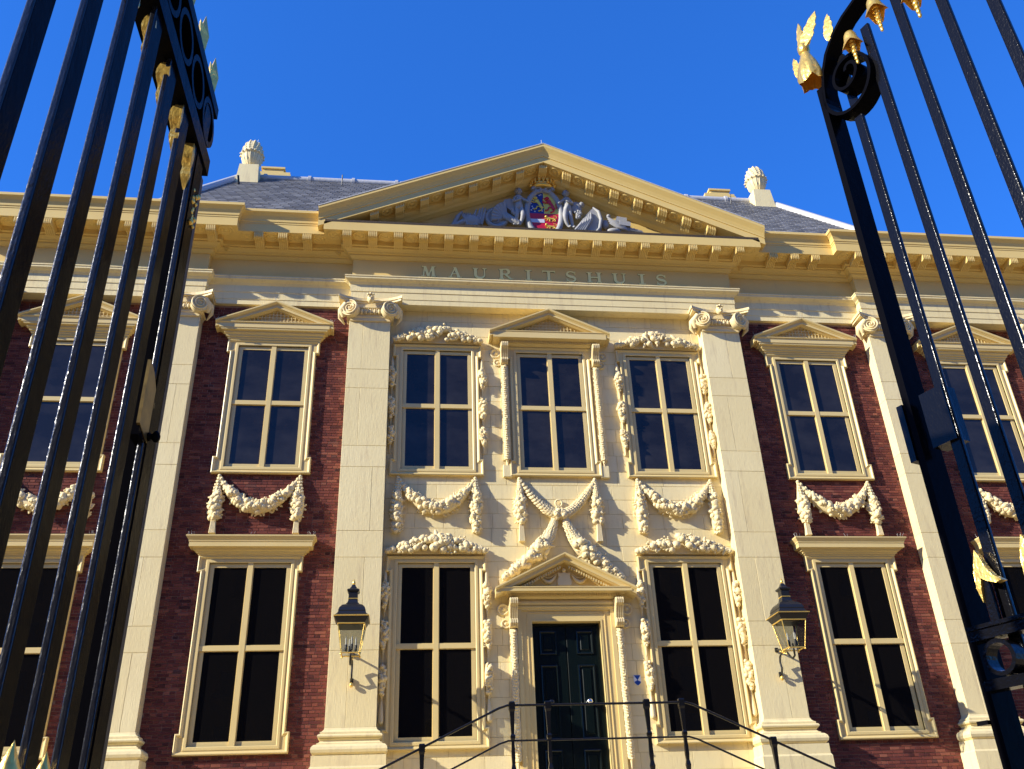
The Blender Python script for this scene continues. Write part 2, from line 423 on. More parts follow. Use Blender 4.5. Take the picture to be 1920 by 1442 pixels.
for xc in (-12.92, -8.62, -4.27, 4.27, 8.62, 12.92):
    hw = .48
    sh = MB().box(xc-hw+.004, xc+hw-.004, -.276, .005, 3.95, 13.5).build('pilaster', STONEJ, B)
    z = 4.0; k = 0
    pat = [1.42, .50, 1.37, .57, 1.44, .50, 1.43, .49, 1.30]
    for H in pat:
        H2 = min(H, 13.5-z)
        if H > 1 and abs(xc) > 0:
            s = xc+random.choice((-.15, .12, .2, -.1))
            cols = [(xc-hw, s), (s, xc+hw)]
        else: cols = [(xc-hw, xc+hw)]
        for a, b in cols:
            mb_ = MB(); mb_.tint = random.triangular(.15, 1, .55)
            mb_.bbox(a, b-.005, FWD-.01+random.uniform(-.0015, .0015), .004, z, z+H2-.006, .004).build('stone_block', STONE, sh)
        z += H
    path = [(xc+hw, .004), (xc+hw, -.29), (xc-hw, -.29), (xc-hw, .004)]
    bs = MB().sweep(path, [(-.02, 4.0), (-.02, 3.32)]+BASEP[1:], smooth=False).build('pilaster_base', STONE, sh)
    pd = MB(); pd.sweep(path, [(-.02, 2.6), (-.02, 3.318), (.205, 3.318), (.225, 3.28), (.225, 2.6)]); pd.build('pedestal', STONE, sh)
    capital(xc)

# ------------------------------------------------------------------ entablature
ARCH = [(-.5, 13.52), (0, 13.52), (0, 13.655), (.012, 13.66), (.012, 13.845), (.027, 13.85), (.027, 14.04), (.05, 14.06), (.07, 14.09), (.115, 14.12), (.15, 14.15), (.15, 14.20), (.165, 14.205), (.165, 14.235), (-.5, 14.25)]
FRZ = [(-.5, 14.252), (.0, 14.252), (.0, 14.795), (-.5, 14.795)]
BEDM = [(-.5, 14.797), (.02, 14.797), (.035, 14.82), (.075, 14.85), (.09, 14.865), (.09, 14.90), (.13, 14.91), (.15, 14.94), (.20, 14.97), (.235, 14.985), (.235, 15.02), (.29, 15.03), (.30, 15.148), (-.5, 15.148)]
CORO = [(-.5, 15.15), (.69, 15.15), (.69, 15.385), (-.5, 15.385)]
CYMA = [(-.5, 15.387), (.70, 15.387), (.70, 15.43), (.715, 15.44), (.72, 15.50), (.75, 15.58), (.80, 15.64), (.83, 15.66), (.83, 15.73), (.80, 15.735), (-.5, 15.60)]
ent = MB().sweep(PLAN, ARCH).build('architrave', STONE, B)
fr = MB().sweep(PLAN, FRZ).build('frieze', CORN, B)
bd = MB().sweep(PLAN, BEDM).build('bed_moulding', CORN, B)
cr = MB().sweep(PLAN, CORO).build('cornice', CORN, B)
cyR = PLAN[:5]+[(5.58, REC)]; cyL = [(-5.58, REC)]+PLAN[7:]
MB().sweep(PLAN[:4]+[(5.3, REC)], CYMA).build('gutter_moulding', CORN, B)
MB().sweep([(-5.3, REC)]+PLAN[8:], CYMA).build('gutter_moulding', CORN, B)
MB().box(-5.42, 5.42, -.972, .2, 15.387, 15.455).build('pediment_ledge', DKBROWN, cr)
# modillions
def modillion_mesh():
    m = MB()
    side = [(-.672, .149), (-.674, .07), (-.665, .025), (-.63, .002), (-.57, .004), (-.50, .015), (-.44, .0), (-.38, -.03), (-.34, -.055), (-.31, -.055), (-.30, .0), (-.30, .149)]
    m.prism([(a, b) for a, b in side][::-1], -.105, .105, 'yz')
    for x in (-.090, -.045, 0, .045, .090):
        m.prism([(a-.014 if a < -.5 else a, b-.022 if b < .14 else b) for a, b in side][::-1], x-.013, x+.013, 'yz')
    me = bpy.data.meshes.new('modillion'); me.from_pydata(m.v, [], m.f); me.materials.append(CORN); return me
MOD = modillion_mesh()
def rosette_mesh():
    m = MB(); m.lathe([(0.0, -.022), (.03, -.024), (.05, -.008), (.06, -.003), (.085, -.003), (.098, -.018), (.112, -.018), (.125, -.003), (.15, -.003), (.163, -.018), (.178, -.018), (.19, 0)], n=24)
    me = bpy.data.meshes.new('soffit_rosette'); me.from_pydata(m.v, [], m.f); me.polygons.foreach_set('use_smooth', m.sm); me.materials.append(CORN); return me
ROS = rosette_mesh()
SP = .6105
for i in range(-8, 9):
    link('modillion', MOD, cr, (i*SP, FWD, 15.0))
for i in range(-9, 9): link('soffit_rosette', ROS, cr, ((i+.5)*SP, FWD-.49, 15.15))
for s in (-1, 1):
    for x in (5.84, 6.41, 6.97): link('modillion', MOD, cr, (s*x, REC, 15.0))
    for x in (5.60, 6.12, 6.70, 7.26): link('soffit_rosette', ROS, cr, (s*x, REC-.49, 15.15))
    for k in range(9):
        link('modillion', MOD, cr, (s*(8.05+k*.61), FWD, 15.0))
        link('soffit_rosette', ROS, cr, (s*(8.05-.305+k*.61), FWD-.49, 15.15))
    link('modillion', MOD, cr, (s*4.76, FWD+.05, 15.0), rot=(0, 0, s*PI/2)); link('modillion', MOD, cr, (s*8.13, FWD+.05, 15.0), rot=(0, 0, -s*PI/2))
# ------------------------------------------------------------------ main pediment
K = (18.12-15.745)/5.58; CT = math.cos(math.atan(K))
def rake(m, prof, hx, zt, zc, ends_v=True):
    """profile offsets are VERTICAL offsets from the line through (hx,zt) and (0,zc)"""
    path = [(hx, zt), (0, zc), (-hx, zt)]
    return m.sweep(path, [(o, c) for o, c in prof], 'xz', ends=[(0, 1)]*3)
pm = MB()
rake(pm, [(0, -.30), (0, -1.11), (-.035, -1.11), (-.08, -1.11), (-.12, -1.08), (-.19, -1.03), (-.27, -.995), (-.31, -.99), (-.315, -.97), (-.345, -.97), (-.50, -.97), (-.50, -.92), (-.50, -.30)][::-1], 5.58, 15.745, 18.12)
RK = pm.build('raking_cornice', CORN, B)
pb = MB(); rake(pb, [(-.502, -.27), (-.502, -.60), (-.60, -.60), (-.63, -.55), (-.66, -.47), (-.70, -.42), (-.72, -.34), (-.74, -.30), (-.74, -.27)][::-1], 5.0, 15.745+.58*K, 18.12)
pb.build('raking_bed_moulding', CORN, RK)
tl = MB(); rake(tl, [(.02, -.30), (.02, -1.12), (-.01, -1.12), (0, -.30)][::-1], 5.59, 15.745, 18.13); tl.build('lead_capping', LEAD, RK)
MB().prism([(-4.9, 15.38), (4.9, 15.38), (0, 17.6)], -.262, .0, 'xz').build('tympanum', CORN, B)
for i in range(-7, 8):
    x = i*.6085; zl = 18.12-K*abs(x)
    m = MB()
    s = 1 if x >= 0 else -1
    def zz(xx, d): return 18.12-K*abs(xx)+d
    for xa, xb, y0 in ((x-.105, x+.105, -.90), (x-.10, x-.07, -.915), (x-.045, x-.015, -.915), (x+.015, x+.045, -.915), (x+.07, x+.10, -.915)):
        if abs(x) < .05: za = zb = 18.12-K*.1
        else: za, zb = 18.12-K*abs(xa), 18.12-K*abs(xb)
        e = 0 if y0 > -.91 else .012
        m.add([(xa, y0, za-.502), (xb, y0, zb-.502), (xb, y0, zb-.60), (xa, y0, za-.60), (xa, -.80, za-.655-e), (xb, -.80, zb-.655-e), (xa, -.68, za-.655-e), (xb, -.68, zb-.655-e),
               (xa, -.60, za-.71-e), (xb, -.60, zb-.71-e), (xa, -.57, za-.502), (xb, -.57, zb-.502)],
              [(3, 2, 1, 0), (4, 5, 2, 3), (6, 7, 5, 4), (8, 9, 7, 6), (10, 11, 9, 8), (0, 10, 8, 6, 4, 3), (1, 2, 5, 7, 9, 11)])
    m.build('modillion', CORN, RK)
for i in range(-7, 7):
    x = (i+.5)*.6085
    m = MB(); a = math.atan(K)*(-1 if x > 0 else 1)
    Mx = Matrix.Rotation(-a, 3, 'Y')
    m.lathe([(0.0, -.03), (.05, -.02), (.055, -.003), (.10, -.003), (.115, -.025), (.15, -.025), (.165, .004)], (x, -.76, 18.12-K*abs(x)-.50), 18, M=Mx)
    m.build('soffit_rosette', CORN, RK)
MB().tube([(0, -.9, 18.1), (0, -.9, 18.45)], .008, 5).build('lightning_rod', WIRE, B)

# ------------------------------------------------------------------ letters
def letter(ch, x0, x1, z0, z1, grow=0., parent=None):
    W, H = x1-x0, z1-z0; m = MB(); st = .076+grow; th = .036+grow; k = [0]; DP = .004 if grow else .016
    def quad(p):
        k[0] += 1; y0 = FWD-DP-.0005*k[0]
        ar = sum(p[i][0]*p[(i+1) % len(p)][1]-p[(i+1) % len(p)][0]*p[i][1] for i in range(len(p)))
        if ar < 0: p = p[::-1]
        m.prism(p, y0, FWD+.001, 'xz')
    def bar(a, b, t):
        (ax, az), (bx, bz) = a, b; quad([(ax-t/2, az), (ax+t/2, az), (bx+t/2, bz), (bx-t/2, bz)])
    def hb(xa, xb, z, t=th): quad([(xa, z-t/2), (xb, z-t/2), (xb, z+t/2), (xa, z+t/2)])
    def serif(x, z, wd=.13): hb(x-wd/2-grow/2, x+wd/2+grow/2, z+(.012 if z < (z0+z1)/2 else -.012), .024+grow)
    def ribbon(pts, ws):
        L = []; R_ = []
        for i, p in enumerate(pts):
            a = Vector(pts[max(0, i-1)]); b = Vector(pts[min(len(pts)-1, i+1)]); d = (b-a).normalized(); nn = Vector((-d.y, d.x))*ws[i]/2
            L.append((p[0]+nn.x, p[1]+nn.y)); R_.append((p[0]-nn.x, p[1]-nn.y))
        k[0] += 1; y0 = FWD-DP-.0005*k[0]; n = len(pts)
        vs = [(a, y0, b) for a, b in L]+[(a, y0, b) for a, b in R_]+[(a, FWD+.001, b) for a, b in L]+[(a, FWD+.001, b) for a, b in R_]
        fs = []
        for i in range(n-1): fs += [(i, i+1, n+i+1, n+i), (2*n+i, 2*n+i+1, i+1, i), (n+i, n+i+1, 3*n+i+1, 3*n+i)]
        fs += [(0, n, 3*n, 2*n), (n-1, 3*n-1, 4*n-1, 2*n-1)]
        m.add(vs, fs)
    if ch == 'I':
        c = (x0+x1)/2; bar((c, z0), (c, z1), st); serif(c, z0, W); serif(c, z1, W)
    elif ch == 'T':
        c = (x0+x1)/2; bar((c, z0), (c, z1), st); serif(c, z0, .14); hb(x0, x1, z1-th/2, th)
        quad([(x0, z1), (x0+.02, z1-.01), (x0+.03, z1-.02), (x0-.005, z1-.075)]); quad([(x1, z1), (x1-.02, z1-.01), (x1-.03, z1-.02), (x1+.005, z1-.075)])
    elif ch == 'H':
        for x in (x0+.07, x1-.07): bar((x, z0), (x, z1), st); serif(x, z0, .14); serif(x, z1, .14)
        hb(x0+.07, x1-.07, z0+H*.5)
    elif ch == 'M':
        a, b, c = x0+.055, x1-.055, (x0+x1)/2
        bar((a, z0), (a+.02, z1), th); bar((b, z0), (b-.02, z1), st); bar((c, z0+.01), (a+.03, z1), st*.95); bar((c, z0+.01), (b-.03, z1), th)
        serif(a, z0, .11); serif(b, z0, .13); serif(a, z1, .10); serif(b, z1, .10)
    elif ch == 'A':
        c = (x0+x1)/2; bar((x0+.045, z0), (c+.005, z1), th); bar((x1-.06, z0), (c-.005, z1), st); hb(x0+.09, x1-.10, z0+H*.36, .022); serif(x0+.045, z0, .11); serif(x1-.055, z0, .13)
    elif ch == 'U':
        a, b = x0+.06, x1-.05; bar((a, z0+.11), (a, z1), st); bar((b, z0+.10), (b, z1), th); serif(a, z1, .14); serif(b, z1, .11)
        pts = []; ws = []
        for i in range(13):
            t = PI+PI*i/12; pts.append(((a+b)/2+(b-a)/2*math.cos(t), z0+.115+.10*math.sin(t))); ws.append(st-(st-th)*(i/12))
        ribbon(pts, ws)
    elif ch == 'R':
        a = x0+.06; bar((a, z0), (a, z1), st); serif(a, z0, .14); serif(a-.005, z1, .12)
        pts = []; ws = []
        cz = z1-H*.255; ry = H*.24
        pts.append((a, z1-.015)); ws.append(th)
        for i in range(11):
            t = PI/2-PI*i/10; pts.append((a+.10+.085*math.cos(t), cz+ry*math.sin(t))); ws.append(th+(st-th)*math.sin(PI*i/10))
        pts.append((a, cz-ry)); ws.append(th); ribbon(pts, ws)
        bar((x1-.04, z0), (a+.09, cz-ry), st*.95); serif(x1-.03, z0, .09)
    elif ch == 'S':
        c = (x0+x1)/2; pts = []; ws = []; r = W*.40; h4 = H*.235
        for i in range(23):
            u = i/22
            if u < .5:
                t = math.radians(25)+math.radians(245)*(u/.5); pts.append((c+r*math.cos(t), z1-h4-.005+h4*math.sin(t)))
            else:
                t = math.radians(90)-math.radians(245)*((u-.5)/.5); pts.append((c+r*1.05*math.cos(t), z0+h4+.005+h4*math.sin(t)))
            ws.append(th+(st-th)*math.exp(-((u-.5)/.22)**2))
        ribbon(pts, ws)
        quad([(x1-.03, z1-.01), (x1-.01, z1), (x1-.012, z1-.10), (x1-.03, z1-.08)]); quad([(x0+.01, z0), (x0+.03, z0+.01), (x0+.03, z0+.08), (x0+.008, z0+.10)])
    if grow: m.build('letter_outline', LINE, parent); return
    o = m.build('letter', GOLDL, fr)
    letter(ch, x0, x1, z0, z1, .014, fr)
for ch, a, b in (('M', -3.089, -2.737), ('A', -2.422, -2.106), ('U', -1.819, -1.483), ('R', -1.173, -.83), ('I', -.525, -.352), ('T', -.088, .234), ('S', .51, .76), ('H', 1.037, 1.42), ('U', 1.702, 2.04), ('I', 2.365, 2.54), ('S', 2.83, 3.08)):
    letter(ch, a, b, 14.355, 14.665)

# ------------------------------------------------------------------ fruit and leaf carving
def rmat():
    return Matrix.Rotation(random.uniform(0, 6.3), 3, 'X') @ Matrix.Rotation(random.uniform(0, 6.3), 3, 'Z')
def fruits_on(m, P, Rf, n, rmin=.045, rmax=.085, y0=-.03, dens=1.):
    """P(t)->(x,z) centreline, Rf(t)->half width, fruit heaped in relief towards -y"""
    for i in range(int(n*dens)):
        t = (i+random.random())/(n*dens)
        x, z = P(t); R = Rf(t)
        x2, z2 = P(min(1, t+.01)); x1_, z1_ = P(max(0, t-.01)); d = Vector((x2-x1_, z2-z1_))
        d = d.normalized() if d.length > 0 else Vector((1, 0)); nx, nz = -d.y, d.x
        a = random.uniform(-1, 1); r = random.uniform(rmin, rmax)*min(1, .55+R*4)
        off = a*max(0, R-r*.55)
        hgt = math.sqrt(max(0, 1-a*a))*R*.85
        c = (x+nx*off, y0-hgt-.02, z+nz*off)
        kind = random.random()
        if kind < .62:
            M = rmat(); m.ball(c, (r, r*.93, r*1.04), M)
            q = Vector((random.uniform(-.5, .5), -1, random.uniform(-.5, .5))).normalized()*r
            m.ball((c[0]+q.x, c[1]+q.y, c[2]+q.z), r*.22, lod=0)
        elif kind < .74:
            for k in range(9):
                m.ball((c[0]+random.gauss(0, r*.5), c[1]-random.random()*r*.5, c[2]+random.gauss(0, r*.5)), r*.34, lod=0)
        elif kind < .92: m.ball(c, (r*.7, r*.55, r*1.3), Matrix.Rotation(random.uniform(-1.3, 1.3), 3, 'Y'))
        else: m.ball(c, (r*.35, r*.35, r*1.7), Matrix.Rotation(random.uniform(-1.5, 1.5), 3, 'Y'))
def leaves_on(m, P, Rf, n, L=.10, Wd=.032, y0=-.03, rows=4):
    for i in range(n):
        t = (i+.5)/n; x, z = P(t); R = Rf(t)
        x2, z2 = P(min(1, t+.01)); x1_, z1_ = P(max(0, t-.01)); d = Vector((x2-x1_, z2-z1_)); d = d.normalized()
        nx, nz = -d.y, d.x
        for k in range(rows):
            a = -1+2*(k+.5)/rows+random.uniform(-.12, .12)
            off = a*R*.85; hgt = math.sqrt(max(0, 1-a*a*.8))*R*.8
            ang = math.atan2(d.x, d.y)+a*.5+random.uniform(-.15, .15)
            m.ball((x+nx*off, y0-hgt-.02, z+nz*off), (Wd, .018, L/2), Matrix.Rotation(ang, 3, 'Y') @ Matrix.Rotation(.35, 3, 'X'), lod=0)
def edge_leaves(m, P, Rf, n, y0=-.02):
    for i in range(n):
        t = random.random(); x, z = P(t); x2, z2 = P(min(1, t+.01)); x1_, z1_ = P(max(0, t-.01)); d = Vector((x2-x1_, z2-z1_)).normalized()
        s_ = random.choice((-1, 1)); nx, nz = -d.y*s_, d.x*s_; R = Rf(t)
        M_ = Matrix.Rotation(math.atan2(nx+d.x*random.uniform(-1, 1), nz+d.y*random.uniform(-1, 1)), 3, 'Y')
        m.ball((x+nx*R*.9, y0-random.uniform(.01, .06), z+nz*R*.9), (.026, .010, .062), M_, lod=1)
def core_on(m, P, Rf, n=16, y0=-.03):
    pts = []; rr = []
    for i in range(n+1):
        t = i/n; x, z = P(t); pts.append((x, y0-Rf(t)*.25, z)); rr.append(max(.012, Rf(t)*.86))
    m.tube(pts, rr, 10)
def drop(m, x, ztop, zf0, zf1, zend, R=.15, tassel=True, y0=-.03):
    P = lambda t: (x, ztop+(zf0-ztop)*t)
    core_on(m, P, lambda t: .025+(R*.62)*t, 6, y0)
    P2 = lambda t: (x, zf0+(zf1-zf0)*t); R2 = lambda t: R*(.62+.38*math.sin(PI*min(1, .15+t*.8)))
    core_on(m, P2, R2, 8, y0); leaves_on(m, P, lambda t: .03+R*.6*t, 5, .10, .03, y0, 3)
    fruits_on(m, P2, R2, int(30*(zf0-zf1)/.6), .05, .078, y0); edge_leaves(m, P2, R2, 14)
    if tassel:
        m.tube([(x, y0-.03, zf1), (x, y0-.03, (zf1+zend)/2), (x, y0-.03, zend)], [.05, .055, .075], 8)
        for k in range(5):
            xx = x-.05+.025*k; m.tube([(x+(xx-x)*.7, y0-.075, zf1), (xx*1.0, y0-.09, zend)], .013, 5)
def festoon(xc, hx=.84, tassel=True):
    random.seed(int(xc*100)+500)
    m = MB(); zb = 9.13
    f = B_fest
    P = lambda t: (xc+hx*(2*t-1), 8.435+(zb-8.435)*abs(2*t-1)**2.0)
    Rf = lambda t: .028+.138*(1-abs(2*t-1)**2.2)**.8
    core_on(m, P, Rf, 22)
    fruits_on(m, lambda t: P(.13+.74*t), lambda t: Rf(.13+.74*t), 74, .055, .086)
    leaves_on(m, lambda t: P(.13*t), lambda t: Rf(.13*t), 3, .10, .03, -.03, 3); leaves_on(m, lambda t: P(1-.13*t), lambda t: Rf(1-.13*t), 3, .10, .03, -.03, 3)
    edge_leaves(m, lambda t: P(.1+.8*t), lambda t: Rf(.1+.8*t), 34)
    for s in (-1, 1):
        m.ball((xc+s*hx, -.05, 9.15), .042)
        if tassel: drop(m, xc+s*hx, 9.12, 8.74, 8.16, 7.86)
        else: drop(m, xc+s*hx, 9.12, 8.80, 7.90, 7.9, .14, False)
    m.build('fruit_festoon', CARVE, B)
B_fest = None
for xc, ts in ((-10.76, 1), (-6.45, 1), (6.45, 1), (10.76, 1), (-2.673, 0), (2.673, 0)): festoon(xc, .845, bool(ts))
# middle festoon with crossed swags running down to the door head
random.seed(77)
m = MB(); P = lambda t: (.85*(2*t-1), 8.30+.83*abs(2*t-1)**1.8); Rf = lambda t: .03+.10*(1-abs(2*t-1)**2.5)
core_on(m, P, Rf, 20); leaves_on(m, P, Rf, 34, .13, .028, -.03, 5)
fruits_on(m, lambda t: P(.42+.16*t), Rf, 14, .05, .075, -.06)
for s in (-1, 1):
    m.ball((s*.85, -.05, 9.15), .045)
    P0 = lambda t: (s*.85, 9.12-.42*t); core_on(m, P0, lambda t: .03+.07*t, 6); leaves_on(m, P0, lambda t: .03+.08*t, 8, .11, .028, -.03, 4)
    drop(m, s*.85, 8.75, 8.70, 8.12, 7.70, .145)
    W = [(.10, 8.25), (.17, 8.02), (.28, 7.78), (.46, 7.52), (.72, 7.30), (1.0, 7.09), (1.26, 6.90)]
    def PA(t):
        u = t*(len(W)-1); i = min(len(W)-2, int(u)); q = u-i; return (s*(W[i][0]*(1-q)+W[i+1][0]*q), W[i][1]*(1-q)+W[i+1][1]*q)
    RA = lambda t: (.06+.14*min(1, t/.45)) if t < .5 else .20-.14*((t-.5)/.5)
    core_on(m, PA, RA, 16); leaves_on(m, lambda t: PA(t*.5), lambda t: RA(t*.5), 15, .13, .03, -.04, 5)
    fruits_on(m, lambda t: PA(.42+.58*t), lambda t: RA(.42+.58*t), 64, .065, .105, -.05)
ring = [(.075*math.cos(a), -.05, 8.58+.085*math.sin(a)) for a in [2*PI*k/14 for k in range(15)]]
m.tube(ring, .022, 6); m.tube([(-.05, -.05, 8.5), (-.07, -.07, 8.38)], .02, 6); m.tube([(.05, -.05, 8.5), (.07, -.07, 8.38)], .02, 6)
m.build('crossed_festoon', CARVE, B, label='carved leaf swags crossing below a ring and spreading over the door pediment')
def crown(xc, zb, h):
    random.seed(int(xc*10)+int(zb*7)+90)
    m = MB(); hx = 1.04
    prof = lambda t: h*(1-abs(t)**1.7)*.9+.07
    poly = [(xc-hx, zb), (xc+hx, zb)]+[(xc+hx*(1-2*i/12.), zb+prof(1-2*i/12.)*.8) for i in range(13)]
    m.prism(poly, -.10, -.0, 'xz')
    for i in range(105):
        t = random.uniform(-1, 1); hh = prof(t); v = random.random()**.8
        r = random.uniform(.052, .074+.036*(1-abs(t)))
        z = zb+.04+v*max(0, hh-.07); y = -.08-.15*math.sin(PI*min(1, .25+v*.6))*(1-.45*abs(t))
        c = (xc+hx*t, y, z); q = random.random()
        if q < .7:
            m.ball(c, (r, r, r*.95)); w_ = Vector((random.uniform(-.6, .6), -1, random.uniform(-.5, .6))).normalized()*r
            m.ball((c[0]+w_.x, c[1]+w_.y, c[2]+w_.z), r*.2, lod=0)
        elif q < .85:
            for k in range(9): m.ball((c[0]+random.gauss(0, r*.5), c[1]-random.random()*r*.6, c[2]+random.gauss(0, r*.45)), r*.34, lod=0)
        else: m.ball(c, (r*.5, r*.5, r*1.6), Matrix.Rotation(random.uniform(-1.5, 1.5), 3, 'Y'))
    m.build('fruit_crown', CARVE, B)
for xc in (-2.673, 2.673): crown(xc, 12.575, .42); crown(xc, 7.42, .40)
def side_clusters(x, spans, tassel=None):
    random.seed(int(x*100)+int(spans[0][0]*10)+999)
    m = MB(); z0 = spans[0][0]+.35; z1 = spans[-1][1]-.2
    m.box(x-.018, x+.018, -.03, .002, z1, z0)
    m.tube([(x, -.03, z0), (x, -.05, z0-.15), (x, -.05, spans[0][0])], [.015, .035, .05], 6)
    for a, b in spans:
        P = lambda t: (x, a+(b-a)*t); Rr = lambda t: .035+.07*math.sin(PI*min(1, .2+.75*t))
        core_on(m, P, Rr, 6, -.03); fruits_on(m, P, Rr, 18, .045, .068, -.04); 
        m.tube([(x, -.04, b), (x, -.03, b-.18)], [.035, .012], 6)
    if tassel: m.tube([(x, -.04, tassel[0]), (x, -.04, (tassel[0]+tassel[1])/2), (x, -.04, tassel[1])], [.025, .05, .06], 7); m.ball((x, -.04, tassel[1]), .055)
    m.build('side_garland', CARVE, B)
for s in (-1, 1):
    for xc in (-2.673, 2.673):
        side_clusters(xc+s*1.045, [(11.88, 11.40), (11.10, 10.60), (10.36, 9.95)])
        side_clusters(xc+s*1.045, [(6.80, 6.28), (6.02, 5.48), (5.16, 4.60)], (4.5, 4.12))
def leaf_strip(x, z1, z0, w_=.095):
    random.seed(int(x*100)+int(z1*10)+333)
    m = MB(); m.box(x-w_, x+w_, -.05, .002, z0, z1)
    P = lambda t: (x, z1+(z0-z1)*t); Rr = lambda t: w_*.75
    core_on(m, P, Rr, 12, -.045)
    leaves_on(m, P, Rr, int((z1-z0)/.055), .13, .03, -.05, 5)
    for t in [k/9 for k in range(10)]:
        fruits_on(m, lambda q: P(min(1, t+.04*q)), Rr, 4, .02, .035, -.06)
    m.tube([(x, -.06, z0+.1), (x, -.06, z0-.18)], [.05, .02], 6)
    m.build('leaf_strip', CARVE, B)
def console(x, z1, z0):
    c = MB(); h = z1-z0; w_ = .085
    side = [(0, z1), (-.30, z1), (-.33, z1-.05), (-.32, z1-.12), (-.25, z1-.17), (-.19, z1-h*.5), (-.15, z1-h*.68), (-.20, z1-h*.74), (-.215, z1-h*.86), (-.17, z1-h*.97), (-.10, z0), (0, z0)]
    c.prism(side, x-w_, x+w_, 'yz')
    for dx in (-.065, -.022, .022, .065):
        c.prism([(a-.035 if a < -.1 else a, b) for a, b in side], x+dx-.012, x+dx+.012, 'yz')
    o = c.build('console', CARVE, B)
    k = MB(); s = 1 if x > 0 else -1
    for (cx, cz, R) in ((x+s*.20, z1-.17, .13), (x+s*.15, z1-h*.82, .10)):
        k.lathe([(0, -.05), (R*.3, -.045), (R*.35, -.02), (R*.65, -.02), (R*.7, -.045), (R*.95, -.045), (R, 0)], (cx, 0, cz), 20, M=Matrix.Rotation(-PI/2, 3, 'X'))
    k.box(x+s*.08-.01, x+s*.16, -.03, .002, z1-h*.85, z1-.1)
    k.build('scroll', CARVE, o)
for x in (-1.10, 1.10):
    console(x, 12.54, 12.03); leaf_strip(x, 12.0, 9.60); MB().bbox(x-.10, x+.10, -.08, .002, 9.19, 9.48, .01).build('block', STONE, B)
    console(x, 6.43, 5.86); leaf_strip(x, 5.83, 3.35, .085)

